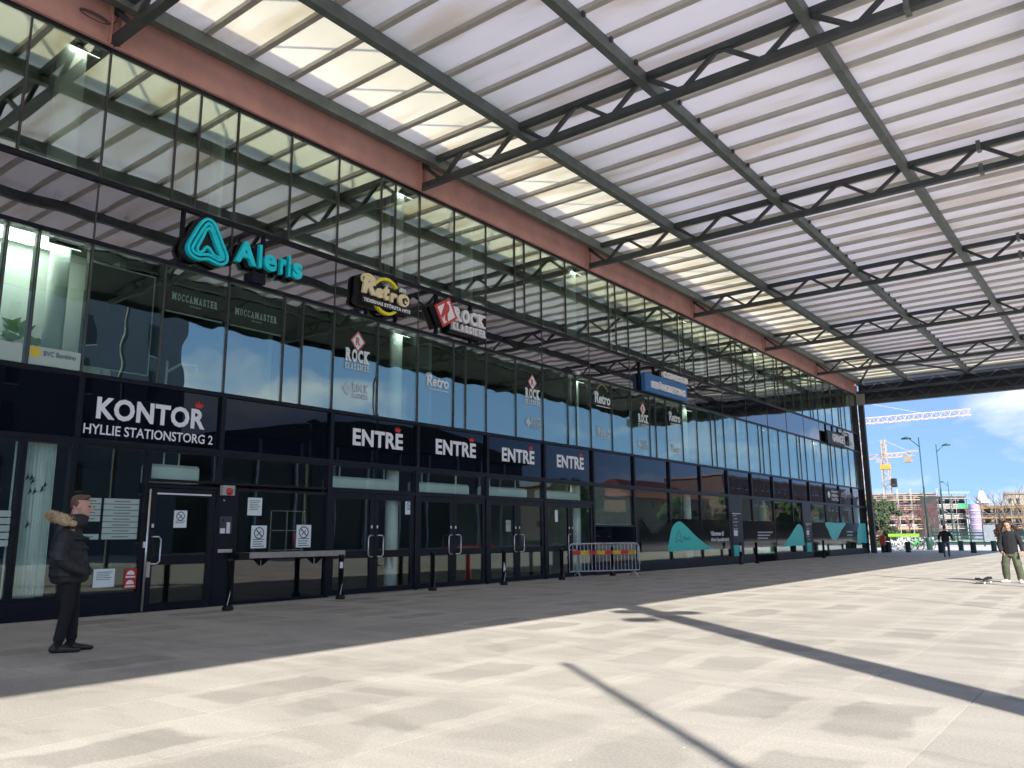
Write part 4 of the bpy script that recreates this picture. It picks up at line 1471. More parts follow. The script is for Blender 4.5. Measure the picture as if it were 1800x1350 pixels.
for z in (0.64, 0.47):
    build('dome', MB().prism([(7.62 + 0.075 * math.cos(t), z + 0.04 + 0.075 * math.sin(t)) for t in np.linspace(0, PI, 12)], on_wall(XN), 0.0023, 0.0035), M_SIGNWHITE, s)
    build('text_line', MB().box(XN + 0.0023, XN + 0.0035, 7.53, 7.71, z - 0.015, z + 0.015), M_SIGNWHITE, s)
# directory of tenants: two columns of frosted strips
for col_i, (y0, y1, rows, lab) in enumerate(((6.60, 6.98, (0, 1, 2, 3, 6), 'shorter column of frosted tenant strips behind the man'), (7.03, 7.68, range(7), 'full column of frosted tenant strips beside the office door'))):
    s = empty('tenant_directory')
    tag(s, lab, 'directory', 'tenant directory strips on the window')
    for r in rows:
        z1 = 2.05 - r * 0.106
        st = build('directory_strip', MB().box(XN, XN + 0.002, y0, y1, z1 - 0.095, z1), M_FROST, s)
        build('text_line', MB().box(XN + 0.0023, XN + 0.003, y0 + (y1 - y0) * 0.28, y1 - (y1 - y0) * 0.25, z1 - 0.06, z1 - 0.04), mat('print_green_grey', (0.15, 0.2, 0.18), 0.7), st)
s = empty('tenant_directory')
tag(s, 'column of frosted tenant strips on the curtained window', 'directory', 'tenant directory strips on the window')
for r in range(5):
    st = build('directory_strip', MB().box(XN, XN + 0.002, 4.75, 5.52, 1.70 - r * 0.12, 1.80 - r * 0.12), M_FROST, s)

# curtain behind the left window
M_CURT = mat('curtain_white', (0.80, 0.86, 0.80), 0.9, var=0.08, scale=4)
s = empty('curtain')
tag(s, 'white printed curtain hanging in folds behind the ground floor window', 'curtain')
v, f = [], []
N = 90
for i in range(N + 1):
    y = 5.60 - 0.02 + 0.68 * i / N
    xx = D - 0.30 + 0.035 * math.sin(i * 0.95) + 0.012 * math.sin(i * 0.41)
    for z in (Z_PL + 0.05, Z_S1B + 0.06):
        v.append((xx, y, z))
f = [(2 * i, 2 * i + 2, 2 * i + 3, 2 * i + 1) for i in range(N)]
me = bpy.data.meshes.new('cloth'); me.from_pydata(v, [], f); me.materials.append(M_CURT); me.update()
cl = link('cloth', me, s)
md = cl.modifiers.new('thick', 'SOLIDIFY'); md.thickness = 0.006
build('curtain_rail', MB().box(D - 0.34, D - 0.26, 5.5, 6.4, Z_S1B + 0.062, Z_S1B + 0.09), M_WHITE, s)
for i in range(10):
    yy, zz = rnd.uniform(5.66, 6.14), rnd.choice((0.9, 1.0, 1.5, 1.6, 2.2, 2.35, 2.5))
    zz += rnd.uniform(-0.1, 0.1)
    build('printed_twig', MB().prism([(yy - .05, zz - .03), (yy, zz + .015), (yy + .06, zz + .05), (yy + .01, zz + .03), (yy - .01, zz + .10)], on_wall(D - 0.245 + i * .001), 0, 0.002), M_INTD, s)

# alarm siren, intercom and letter slot on the service panel
s = empty('alarm_siren')
tag(s, 'grey alarm box with red lamp above the intercom', 'alarm')
build('box', MB().box(D + 0.0225, D + 0.12, 9.32, 9.60, 2.18, 2.38), mat('siren_grey', (0.42, 0.41, 0.38), 0.6), s)
lm = MB(); lm.lathe([(0.075, 0), (0.07, 0.03), (0.045, 0.055), (0.0, 0.06)], 16)
o = build('lamp', lm, M_RED, s, True, (D + 0.1205, 9.47, 2.26), (0, PI / 2, 0))
build('cable_eye', MB().lathe([(0.02, 0), (0.02, 0.02)], 10), M_STEEL, s, True, (D + 0.0225, 9.42, 2.08), (0, PI / 2, 0))
s = empty('intercom')
tag(s, 'dark intercom plate with white name cards beside the office door', 'intercom')
build('plate', MB().box(D + 0.0225, D + 0.04, 9.34, 9.62, 1.41, 1.76), mat('intercom_grey', (0.05, 0.05, 0.06), 0.4), s)
build('name_card', MB().box(D + 0.0405, D + 0.043, 9.36, 9.47, 1.42, 1.52), M_WHITE, s)
build('name_card', MB().box(D + 0.0405, D + 0.043, 9.50, 9.58, 1.42, 1.64), M_WHITE, s)
build('camera_eye', MB().lathe([(0.025, 0), (0.025, 0.01)], 12), M_BLACK, s, True, (D + 0.0405, 9.42, 1.68), (0, PI / 2, 0))
s = build('mail_slot', MB().box(D + 0.0225, D + 0.04, 9.34, 9.66, 1.035, 1.105).box(D + 0.0401, D + 0.047, 9.36, 9.52, 1.055, 1.085), M_STEEL)
tag(s, 'brushed steel letter slot below the intercom', 'letter slot')
# steel counter shelf
s = empty('counter_shelf')
tag(s, 'long steel counter shelf on the window beside the entrance doors', 'shelf')
build('shelf_board', MB().box(D + 0.0215, D + 0.36, 9.86, 12.36, 0.915, 1.03), mat('counter_steel', (0.42, 0.38, 0.35), 0.42, 0.6, var=0.2, scale=3), s)
build('end_cap', MB().box(D + 0.0215, D + 0.36, 9.62, 9.858, 0.915, 1.03), M_BLACK, s)
for y in (10.4, 11.8):
    build('bracket', MB().prism([(0.0215, 0.75), (0.0215, 0.913), (0.30, 0.913)], lambda a, b, d, y=y: (D + a, y + d, b), -0.02, 0.02), M_FRAME, s)

# mint air curtain boxes over the entrances, seen through the transom panes
M_MINT = mat('air_curtain_white', (0.74, 0.84, 0.79), 0.5, var=0.03)
AC = [(7.98, 9.0), (12.45, 14.6), (15.28, 17.36), (18.15, 20.1), (21.0, 22.95)]
ACL = ['over the office door', 'over the doors beside the counter', 'over the second pair of entrance doors', 'over the third pair of entrance doors', 'over the doors beside the blinds window']
for (a, b), t in zip(AC, ACL):
    s = empty('air_curtain')
    tag(s, 'white rounded air curtain box ' + t, 'air curtain', 'air curtain boxes inside the entrances')
    pf = [(0, 2.40), (0, 2.70), (0.05, 2.76), (0.30, 2.76), (0.36, 2.70), (0.36, 2.40)]
    build('casing', MB().prism([(u, w_) for u, w_ in pf], lambda u, w_, d, a=a, b=b: (D - 0.62 + u, a if d < 0.5 else b, w_), 0, 1), M_MINT, s)
    for yy in (a + 0.35, b - 0.35):
        build('hanger', MB().box(D - 0.46, D - 0.43, yy - 0.012, yy + 0.012, 2.761, 3.155), M_WHITE, s)
# venetian blinds
s = empty('venetian_blind')
tag(s, 'pale venetian blind lowered behind the window past the entrance doors', 'blind')
slm = MB().box(-0.02, 0.02, -1.33, 1.33, -0.002, 0.002).mesh('slat', mat('slat_grey', (0.55, 0.55, 0.50), 0.6))
for i in range(34):
    link('slat', slm, s, (D - 0.14, Y0 + MOD * 6.5 + 0.02, 1.70 + i * 0.039), (0, math.radians(32), 0))
build('head_rail', MB().box(D - 0.17, D - 0.11, Y0 + MOD * 6.5 - 1.32, Y0 + MOD * 6.5 + 1.36, 3.03, 3.07), M_WHITE, s)
build('bottom_rail', MB().box(D - 0.16, D - 0.12, Y0 + MOD * 6.5 - 1.32, Y0 + MOD * 6.5 + 1.36, 1.665, 1.685), M_WHITE, s)

# lobby furniture glimpsed through the doors
s = empty('turnstile_bench')
tag(s, 'red lobby stand seen through the third pair of entrance doors', 'stand')
build('top', MB().box(D - 2.3, D - 1.8, 18.6, 20.4, 0.95, 1.05), M_RED, s)
build('post', MB().box(D - 2.1, D - 2.0, 19.3, 19.5, 0.03, 0.949), M_RED, s)
s = empty('lobby_rack')
tag(s, 'dark lobby display rack with red card seen through the first entrance doors', 'rack')
for y in (12.7, 13.2, 13.7):
    build('upright', MB().box(D - 3.0, D - 2.97, y, y + 0.03, 0.03, 2.0), M_STEEL, s)
for z in (0.5, 1.0, 1.5, 2.0):
    build('rack_shelf', MB().box(D - 3.02, D - 2.9, 12.7, 13.73, z, z + 0.02), M_STEEL, s)
build('card', MB().box(D - 2.9, D - 2.88, 13.35, 13.6, 1.1, 1.45), M_RED, s)

# ================================================================== BOLLARDS AND BARRIER
def bollard_proto():
    s = empty('bollard')
    build('post', MB().lathe([(0.058, 0.06), (0.058, 0.88), (0.066, 0.885), (0.066, 0.93), (0.05, 0.95)], 18), M_BLACK, s, True)
    build('foot', MB().lathe([(0.105, 0.0), (0.105, 0.05), (0.085, 0.075), (0.060, 0.10)], 18), M_BLACK, s, True)
    return s


bproto = bollard_proto()
BP = [((400, 1073), 'black bollard in front of the intercom panel, scuffed foot'), ((598, 1053), 'black bollard at the counter end with a white sticker'),
      ((760, 1038), 'black bollard before the post of the second door pair'), ((886, 1028), 'black bollard before the third door pair, with torn sticker'),
      ((988, 1019), 'black bollard beside the left end of the crowd barrier'), ((1077, 1012), 'black bollard standing behind the crowd barrier'),
      ((1303, 992), 'black bollard with pale band beside the near dark door bay'), ((1331, 990), 'black bollard just past the near dark door bay'),
      ((1449, 981), 'black bollard past the far dark door bay')]
for i, (p, lab) in enumerate(BP):
    b = bproto if i == 0 else copy_tree(bproto)
    g = gp(*p)
    b.location = (min(g[0], -13.6), g[1], 0)
    b.rotation_euler = (0, 0, rnd.uniform(-1, 1))
    tag(b, lab, 'bollard', 'black bollards along the facade')
    if i == 1:
        build('sticker', MB().box(0.045, 0.062, -0.035, 0.035, 0.66, 0.79), M_WHITE, b); b.rotation_euler = (0, 0, -0.6)
    if i == 3:
        build('sticker', MB().prism([(-.03, .36), (.03, .40), (.02, .52), (-.02, .62)], lambda a, c, d: (0.045 + d, a, c), 0, 0.016), M_WHITE, b); b.rotation_euler = (0, 0, -0.6)
    if i == 6:
        build('pale_band', MB().lathe([(0.0595, 0.55), (0.0595, 0.82)], 18), M_PRINT, b, True)
    if i == 0:
        for k in range(5):
            build('scuff', MB().prism([(-.02 + .01 * k, .08 + .04 * k), (.0 + .008 * k, .10 + .05 * k), (-.01 + .01 * k, .17 + .05 * k)], lambda a, c, d: (0.0555 + d, a, c), 0, 0.004), M_GALV, b)
        b.rotation_euler = (0, 0, -0.6)

s = empty('crowd_barrier')
fa, fb = gp(1015, 1016), gp(1112, 1013)
L0 = Vector((fa[0], fa[1], 0)); L1 = Vector((fb[0], fb[1], 0))
dv = (L1 - L0).normalized()
c0 = (L0 + L1) / 2
s.location = c0
s.rotation_euler = (0, 0, math.atan2(dv.y, dv.x))
tag(s, 'galvanised crowd barrier with red and yellow strip outside the last entrance doors', 'barrier')
W2, H0, H1 = 1.28, 0.20, 1.06
fr = [(-W2, 0, H0), (-W2, 0, H1 - 0.12), (-W2 + 0.05, 0, H1 - 0.035), (-W2 + 0.13, 0, H1), (W2 - 0.13, 0, H1), (W2 - 0.05, 0, H1 - 0.035), (W2, 0, H1 - 0.12), (W2, 0, H0)]
build('frame', MB().tube(fr, 0.021, 8, True), M_GALV, s, True)
rod = MB().tube([(0, 0, H0), (0, 0, H1)], 0.0085, 6).mesh('rod', M_GALV)
for i in range(1, 19):
    link('rod', rod, s, (-W2 + 2 * W2 * i / 19, 0, 0))
strip = empty('reflective_strip'); strip.parent = s
M_BARY = mat('barrier_yellow', (0.72, 0.45, 0.02), 0.5)
xs = np.linspace(-W2 + 0.10, W2 - 0.12, 9)
for i, (a, b) in enumerate(zip(xs[:-1], xs[1:])):
    build('strip_field', MB().box(a, b, -0.032, -0.024, 0.715, 0.835), M_RED if i % 2 == 0 else M_BARY, strip)
for i in range(4):
    build('strip_mark', MB().box(xs[7] + 0.05 + i * 0.045, xs[7] + 0.08 + i * 0.045, -0.0335, -0.0325, 0.75, 0.80), M_INK, strip)
for x in (-W2 + 0.28, W2 - 0.22):
    build('foot', MB().tube([(x - 0.02, -0.28, 0.015), (x, -0.02, H0), (x, 0.02, H0), (x + 0.02, 0.28, 0.015)], 0.018, 8), M_GALV, s, True)
build('hook', MB().tube([(-W2, 0, 0.75), (-W2 - 0.06, 0, 0.75), (-W2 - 0.06, 0, 0.68)], 0.009, 6), M_GALV, s, True)
build('hook', MB().tube([(W2, 0, 0.4), (W2 + 0.05, 0, 0.4), (W2 + 0.05, 0, 0.46)], 0.009, 6), M_GALV, s, True)


# loose cable coil hanging under the canopy at the first truss
cc = fp(165, 30, D + 0.12)
s = empty('cable_coil', (0, 0, 0))
tag(s, 'loose black cable coil hanging on the red edge beam by the first truss', 'cable')
for k in range(3):
    build('cable_loop', MB().tube([(cc[0] + 0.02 * k, cc[1] + (0.24 + 0.02 * k) * math.cos(t), cc[2] + (0.05 + 0.012 * k) * math.sin(t)) for t in np.linspace(0, 2 * PI, 25)[:-1]], 0.007, 6, True), M_BLACK, s, True)
build('cable_tail', MB().tube(smooth_path([(cc[0], cc[1] + 0.28, cc[2]), (cc[0] + 0.02, cc[1] + 0.42, cc[2] + 0.14), (cc[0] + 0.05, cc[1] + 0.38, cc[2] + 0.40), (cc[0] + 0.12, cc[1] + 0.5, cc[2] + 0.46)], 6, False), 0.008, 6), M_BLACK, s, True)
# small security camera on the transom over the second floor
cc = fp(1010, 662, D + 0.12)
s = empty('security_camera')
tag(s, 'small white security camera on the facade transom past the rock sign', 'camera')
build('bracket', MB().box(D + 0.045, D + 0.12, cc[1] - 0.02, cc[1] + 0.02, Z_G2T - 0.02, Z_G2T + 0.02), M_WHITE, s)
build('camera_body', MB().tube([(D + 0.12, cc[1], Z_G2T), (D + 0.36, cc[1] - 0.1, Z_G2T - 0.05)], 0.06, 12), M_WHITE, s, True)

# ================================================================== PEOPLE
def blob(name, prims, m, voxel=0.012, smooth=6, parent=None):
    """one continuous surface from hulls of ellipsoids: prims = list of lists of (centre, (rx, ry, rz))"""
    bm = bmesh.new()
    for pr in prims:
        b2 = bmesh.new()
        for c, r in pr:
            if not isinstance(r, (tuple, list)):
                r = (r, r, r)
            g = bmesh.ops.create_icosphere(b2, subdivisions=2, radius=1.0)
            for vv in g['verts']:
                vv.co = Vector((vv.co.x * r[0] + c[0], vv.co.y * r[1] + c[1], vv.co.z * r[2] + c[2]))
        if len(pr) > 1:
            vs0 = list(b2.verts)
            for fc in list(b2.faces):
                b2.faces.remove(fc)
            for e in list(b2.edges):
                b2.edges.remove(e)
            res = bmesh.ops.convex_hull(b2, input=list(b2.verts))
            junk = [e for e in res['geom_interior'] if isinstance(e, bmesh.types.BMVert)]
            bmesh.ops.delete(b2, geom=junk, context='VERTS')
        tmp = bpy.data.meshes.new('t')
        b2.to_mesh(tmp); b2.free()
        bm.from_mesh(tmp)
        bpy.data.meshes.remove(tmp)
    me = bpy.data.meshes.new(name)
    bm.to_mesh(me); bm.free()
    ob = bpy.data.objects.new(name, me)
    COL.objects.link(ob)
    rm = ob.modifiers.new('r', 'REMESH'); rm.mode = 'VOXEL'; rm.voxel_size = voxel; rm.use_smooth_shade = True
    sm_ = ob.modifiers.new('s', 'SMOOTH'); sm_.factor = 0.5; sm_.iterations = smooth
    dg = bpy.context.evaluated_depsgraph_get()
    me2 = bpy.data.meshes.new_from_object(ob.evaluated_get(dg))
    bpy.data.objects.remove(ob, do_unlink=True)
    bpy.data.meshes.remove(me)
    me2.name = name
    me2.materials.clear()
    me2.materials.append(m)
    me2.polygons.foreach_set('use_smooth', [True] * len(me2.polygons))
    return link(name, me2, parent)


def chain(*pts):
    """limb: consecutive hulls through (x, y, z, r)"""
    return [[(a[:3], a[3]), (b[:3], b[3])] for a, b in zip(pts[:-1], pts[1:])]


M_SKIN = mat('skin', (0.52, 0.30, 0.22), 0.55, var=0.05, scale=12)
M_SKIN2P = mat('skin_tan', (0.45, 0.25, 0.17), 0.55, var=0.05, scale=12)
M_HAIRB = mat('hair_brown', (0.11, 0.05, 0.028), 0.55, var=0.4, scale=60, bump=0.4, bscale=160)
M_HAIRD = mat('hair_dark', (0.035, 0.020, 0.014), 0.5, var=0.5, scale=40, bump=0.5, bscale=120)
M_FUR = mat('hood_fur', (0.50, 0.37, 0.22), 0.9, var=0.45, scale=45, bump=0.8, bscale=110)
M_PARKA = mat('parka_black', (0.010, 0.010, 0.012), 0.55, var=0.2, scale=12, bump=0.25, bscale=28)
M_TROUS = mat('trousers_black', (0.008, 0.008, 0.009), 0.85, var=0.2, scale=20)
M_SHOE = mat('shoe_dark', (0.018, 0.014, 0.012), 0.45, var=0.2)
M_SWEAT = mat('sweater_black', (0.012, 0.013, 0.018), 0.9, var=0.2, scale=30)
M_CARGO = mat('cargo_green', (0.085, 0.095, 0.06), 0.85, var=0.25, scale=10, bump=0.3, bscale=14)
M_SNEAK = mat('sneaker_white', (0.74, 0.73, 0.70), 0.6)
M_JEANS = mat('jeans_blue', (0.075, 0.095, 0.14), 0.85, var=0.15, scale=20)
M_EYE = mat('eye_dark', (0.02, 0.015, 0.012), 0.3)
M_LIP = mat('lip', (0.40, 0.17, 0.14), 0.5)


def head(cx, cy, cz, yaw=0.0, k=1.0):
    """prims of a head facing +Y turned by yaw, with nose, brow, chin, ears"""
    ca, sa = math.cos(yaw), math.sin(yaw)

    def P(x, y, z):
        return (cx + k * (x * ca - y * sa), cy + k * (x * sa + y * ca), cz + k * z)
    R = lambda *r: tuple(k * q for q in r)
    return [
        [(P(0, -0.022, 0.035), R(0.076, 0.092, 0.088)), (P(0, 0.015, -0.02), R(0.066, 0.076, 0.085))],
        [(P(0, 0.045, -0.085), R(0.036, 0.034, 0.028)), (P(0, 0.03, -0.03), R(0.058, 0.055, 0.06))],
        [(P(0, 0.092, 0.012), R(0.012, 0.014, 0.012)), (P(0, 0.104, -0.022), R(0.016, 0.016, 0.012))],
        [(P(-0.03, 0.078, 0.022), R(0.022, 0.016, 0.010)), (P(0.03, 0.078, 0.022), R(0.022, 0.016, 0.010))],
        [(P(-0.02, 0.082, -0.055), R(0.014, 0.012, 0.010)), (P(0.02, 0.082, -0.055), R(0.014, 0.012, 0.010))],
        [(P(0.078, -0.008, 0.0), R(0.010, 0.020, 0.032))], [(P(-0.078, -0.008, 0.0), R(0.010, 0.020, 0.032))],
    ], P


def face_bits(P, parent, k=1.0):
    for sx in (-1, 1):
        e = MB()
        p = P(sx * 0.031, 0.083, 0.004)
        e.lathe([(0.001, -0.007 * k), (0.011 * k, -0.003 * k), (0.011 * k, 0.003 * k), (0.001, 0.007 * k)], 10, p)
        build('eye', e, M_EYE, parent, True)
    a, b = P(-0.024, 0.0905, -0.054), P(0.024, 0.0905, -0.054)
    c = P(0, 0.0965, -0.054)
    build('mouth', MB().tube([a, c, b], 0.0045 * k, 6), M_LIP, parent, True)


def hand(parent_prims, wrist, palm, fdir, thumb, k=1.0, curl=0.35):
    """palm, four bent fingers of different length and a thumb, appended to the body prims"""
    w, p, f = Vector(wrist), Vector(palm), Vector(fdir).normalized()
    t = Vector(thumb).normalized()
    side = t
    nrm = f.cross(side).normalized()
    parent_prims.append([(tuple(w), 0.026 * k), (tuple(p), (0.034 * k, 0.034 * k, 0.034 * k))])
    for i, ln in enumerate((0.070, 0.080, 0.075, 0.058)):
        base = p + side * (0.030 - 0.020 * i) * k + f * 0.02 * k
        m1 = base + f * ln * 0.5 * k
        m2 = m1 + (f * math.cos(curl * 2) + nrm * math.sin(curl * 2)) * ln * 0.55 * k
        parent_prims.extend([[(tuple(base), 0.0105 * k), (tuple(m1), 0.0095 * k)], [(tuple(m1), 0.0095 * k), (tuple(m2), 0.008 * k)]])
    tb = p + side * 0.03 * k - f * 0.01 * k
    tm = tb + (side * 0.7 + f * 0.6).normalized() * 0.035 * k
    te = tm + (f * 0.9 + side * 0.2).normalized() * 0.03 * k
    parent_prims.extend([[(tuple(tb), 0.013 * k), (tuple(tm), 0.011 * k)], [(tuple(tm), 0.011 * k), (tuple(te), 0.009 * k)]])


def shoe(name, x, y, yaw, m, parent, z=0.0, L=0.28, w=0.05, toe_up=0.0):
    ca, sa = math.cos(yaw), math.sin(yaw)

    def P(a, b, c):
        return (x + a * ca - b * sa, y + a * sa + b * ca, z + c)
    pr = [[(P(0, -0.07, 0.045), (w * .82, w * .9, 0.045)), (P(0, 0.02, 0.05), (w * .85, w, 0.05))],
          [(P(0, 0.02, 0.045), (w * .9, w, 0.045)), (P(0, L - 0.13, 0.03 + toe_up), (w * .92, w, 0.03))],
          [(P(0, L - 0.13, 0.03 + toe_up), (w * .92, w, 0.03)), (P(0, L - 0.10, 0.026 + toe_up), (w * .7, w * .7, 0.024))],
          [(P(0, -0.06, 0.07), (w * .75, w * .8, 0.03)), (P(0, -0.03, 0.11), (w * .78, w * .85, 0.02))]]
    return blob(name, pr, m, 0.010, 3, parent)


# ---- man in parka, in profile, hands in pockets. local frame: +Y forward, +X his right
mp = gp(112, 1146)
man = empty('person', (mp[0], mp[1], 0), math.radians(-31))
tag(man, 'man in black parka with fur hood and cropped black trousers watching the entrance', 'person')
S = man
hp, HP = head(0.0, 0.055, 1.715, -0.12, 1.14)
body = hp + chain((0, -0.035, 1.47, 0.075), (0, -0.01, 1.56, 0.06), (0, 0.0, 1.66, 0.058))
body += [[((0, -0.03, 1.42), (0.17, 0.09, 0.06)), ((0, -0.02, 1.10), (0.14, 0.09, 0.06))]]
body += chain((0.17, -0.03, 1.40, 0.05), (0.23, -0.08, 1.13, 0.042), (0.19, 0.04, 0.97, 0.035), (0.15, 0.08, 0.92, 0.03))
body += chain((-0.17, -0.03, 1.40, 0.05), (-0.23, -0.06, 1.13, 0.042), (-0.19, 0.05, 0.97, 0.035), (-0.15, 0.09, 0.92, 0.03))
body += chain((0.09, 0, 0.95, 0.08), (0.09, -0.01, 0.5, 0.055), (0.09, -0.06, 0.10, 0.04))
body += chain((-0.09, 0.02, 0.95, 0.08), (-0.09, 0.04, 0.5, 0.055), (-0.09, 0.06, 0.10, 0.04))
blob('body', body, M_SKIN, 0.0085, 4, S)
face_bits(HP, S, 1.14)
hair = [[(HP(0, -0.035, 0.075), (0.082, 0.096, 0.070)), (HP(0, 0.045, 0.112), (0.062, 0.042, 0.026))],
        [(HP(0, -0.085, 0.02), (0.070, 0.042, 0.070)), (HP(0, -0.06, 0.07), (0.078, 0.06, 0.06))],
        [(HP(0.066, -0.035, 0.03), (0.020, 0.04, 0.035))], [(HP(-0.066, -0.035, 0.03), (0.020, 0.04, 0.035))]]
blob('hair', hair, M_HAIRB, 0.009, 3, S)
jk = [[((0, -0.045, 1.46), (0.135, 0.105, 0.05)), ((0, -0.045, 1.33), (0.225, 0.135, 0.08))],
      [((0, -0.045, 1.33), (0.225, 0.14, 0.08)), ((0, -0.025, 1.12), (0.235, 0.165, 0.08))],
      [((0, -0.025, 1.12), (0.235, 0.168, 0.08)), ((0, -0.015, 0.90), (0.225, 0.165, 0.05))],
      [((0, -0.015, 0.90), (0.225, 0.168, 0.05)), ((0, -0.01, 0.82), (0.21, 0.155, 0.035))],
      [((0, 0.10, 1.05), (0.16, 0.075, 0.10)), ((0, 0.11, 0.86), (0.15, 0.07, 0.06))]]
# padded quilting rolls
for z in (1.33, 1.22, 1.11, 1.00, 0.90):
    jk.append([((0, -0.02, z), (0.238, 0.172, 0.045))])
jk += chain((0.21, -0.045, 1.36, 0.088), (0.275, -0.095, 1.15, 0.082), (0.275, -0.04, 1.06, 0.078), (0.245, 0.08, 0.97, 0.066), (0.20, 0.13, 0.93, 0.058))
jk += chain((-0.21, -0.045, 1.36, 0.088), (-0.275, -0.075, 1.15, 0.082), (-0.27, -0.02, 1.06, 0.078), (-0.24, 0.09, 0.97, 0.066), (-0.20, 0.14, 0.93, 0.058))
for z, y, x in ((1.28, -0.065, 0.245), (1.18, -0.09, 0.27), (1.09, -0.06, 0.278)):
    jk.append([((x, y, z), (0.090, 0.094, 0.035))]); jk.append([((-x, y, z), (0.090, 0.094, 0.035))])
jk += [[((0, -0.01, 1.50), (0.125, 0.125, 0.06)), ((0, 0.03, 1.60), (0.098, 0.10, 0.035))]]      # stand collar
jk = [[((c[0] * 1.04, c[1] * 1.12 - 0.012, c[2]), ((r if isinstance(r, tuple) else (r,) * 3)[0] * 1.06, (r if isinstance(r, tuple) else (r,) * 3)[1] * 1.26, (r if isinstance(r, tuple) else (r,) * 3)[2] * 1.05)) for c, r in q] for q in jk]
jk += [[((0, -0.14, 1.50), (0.145, 0.085, 0.07)), ((0, -0.165, 1.40), (0.13, 0.06, 0.06))]]      # hood bag
blob('parka', jk, M_PARKA, 0.012, 2, S)
# fur edge: a ring of tufts behind and beside the neck
fur = []
for i in range(44):
    t = -0.12 * PI + 1.24 * PI * i / 43
    x, y = 0.175 * math.cos(t), -0.07 - 0.19 * math.sin(t)
    z = 1.545 + 0.055 * math.sin(t) + rnd.uniform(-0.02, 0.025)
    fur.append([((x, y, z), 0.046 + rnd.uniform(-0.008, 0.012)), ((x * 1.22 + rnd.uniform(-.02, .02), y * 1.16 + rnd.uniform(-.02, .02), z + rnd.uniform(-0.03, 0.055)), 0.014)])
blob('fur_trim', fur, M_FUR, 0.009, 1, S)
strands, sf = [], []
for i in range(900):
    t = -0.14 * PI + 1.28 * PI * rnd.random()
    a = rnd.uniform(0, 2 * PI)
    c = Vector((0.185 * math.cos(t), -0.08 - 0.20 * math.sin(t), 1.555 + 0.055 * math.sin(t)))
    rd = Vector((math.cos(t) * math.cos(a), -math.sin(t) * math.cos(a), math.sin(a)))
    p0 = c + rd * 0.035
    p1 = c + rd * rnd.uniform(0.060, 0.082) + Vector((rnd.gauss(0, .012), rnd.gauss(0, .012), rnd.gauss(0, .012)))
    w_ = rd.orthogonal().normalized() * 0.006
    o_ = len(strands)
    strands += [p0 - w_, p0 + w_, p1]
    sf.append((o_, o_ + 1, o_ + 2))
build('fur_strands', MB().add(strands, sf), M_FUR, S)
tr = [[((0, 0.0, 0.95), (0.16, 0.115, 0.07)), ((0, 0.005, 0.82), (0.165, 0.12, 0.06))]]
tr += chain((0.085, 0.0, 0.86, 0.098), (0.09, 0.005, 0.50, 0.074), (0.09, -0.045, 0.20, 0.066), (0.09, -0.052, 0.165, 0.068))
tr += chain((-0.085, 0.01, 0.86, 0.098), (-0.09, 0.045, 0.50, 0.074), (-0.09, 0.055, 0.20, 0.066), (-0.09, 0.056, 0.165, 0.068))
blob('trousers', tr, M_TROUS, 0.012, 3, S)
blob('sock', chain((0.09, -0.055, 0.07, 0.05), (0.09, -0.055, 0.20, 0.052)), M_TROUS, 0.01, 1, S)
blob('sock', chain((-0.09, 0.055, 0.07, 0.05), (-0.09, 0.055, 0.20, 0.052)), M_TROUS, 0.01, 1, S)
shoe('shoe', 0.09, -0.04, -0.05, M_SHOE, S, L=0.30, w=0.052)
shoe('shoe', -0.095, 0.075, 0.10, M_SHOE, S, L=0.30, w=0.052)

# ---- skateboarder facing the camera, hair blowing
sp_ = gp(1783, 1024)
sk = empty('person', (sp_[0], sp_[1], 0), math.radians(172))
tag(sk, 'long haired skateboarder in black sweater and baggy green cargo trousers', 'person')
S = sk
hp, HP = head(0.01, 0.03, 1.485, 0.15, 1.08)
body = hp + chain((0, -0.03, 1.28, 0.075), (0, -0.01, 1.35, 0.058), (0, 0.0, 1.42, 0.056))
body += [[((0, -0.03, 1.24), (0.15, 0.085, 0.06)), ((0, 0.0, 0.92), (0.13, 0.09, 0.06))]]
LA = [(0.17, -0.02, 1.24, 0.045), (0.23, 0.02, 0.99, 0.038), (0.17, 0.16, 0.80, 0.028)]
RA = [(-0.17, -0.02, 1.24, 0.045), (-0.26, 0.0, 1.0, 0.038), (-0.30, 0.12, 0.82, 0.028)]
body += chain(*LA) + chain(*RA)
hand(body, LA[-1][:3], (0.13, 0.20, 0.755), (-0.5, 0.35, -0.7), (-0.4, 0.6, 0.5))
hand(body, RA[-1][:3], (-0.31, 0.15, 0.775), (-0.05, 0.3, -0.95), (0.3, 0.9, 0.2))
body += chain((0.09, 0, 0.82, 0.075), (0.13, 0.06, 0.45, 0.05), (0.14, 0.0, 0.09, 0.038))
body += chain((-0.09, 0, 0.82, 0.075), (-0.14, 0.06, 0.45, 0.05), (-0.16, 0.0, 0.09, 0.038))
blob('body', body, M_SKIN2P, 0.0085, 3, S)
face_bits(HP, S)
hair = [[(HP(0, -0.035, 0.07), (0.092, 0.10, 0.075)), (HP(0, 0.03, 0.105), (0.06, 0.035, 0.02))]]
for i in range(60):
    x0 = rnd.uniform(-0.08, 0.09); side = 1 if i % 4 else -1
    a = HP(side * rnd.uniform(0.05, 0.085), -0.03 + rnd.uniform(-.05, .03), rnd.uniform(0.0, 0.09))
    b_ = HP(side * (0.13 + rnd.uniform(0, .08)), -0.06 + rnd.uniform(-.05, .04), rnd.uniform(-0.10, 0.02))
    c_ = HP(side * (0.15 + rnd.uniform(0, .16 if side > 0 else 0.03)), -0.07 + rnd.uniform(-.06, .04), rnd.uniform(-0.26, -0.08))
    hair += chain((*a, 0.036), (*b_, 0.036), (*c_, 0.020))
blob('hair', hair, M_HAIRD, 0.010, 1, S)
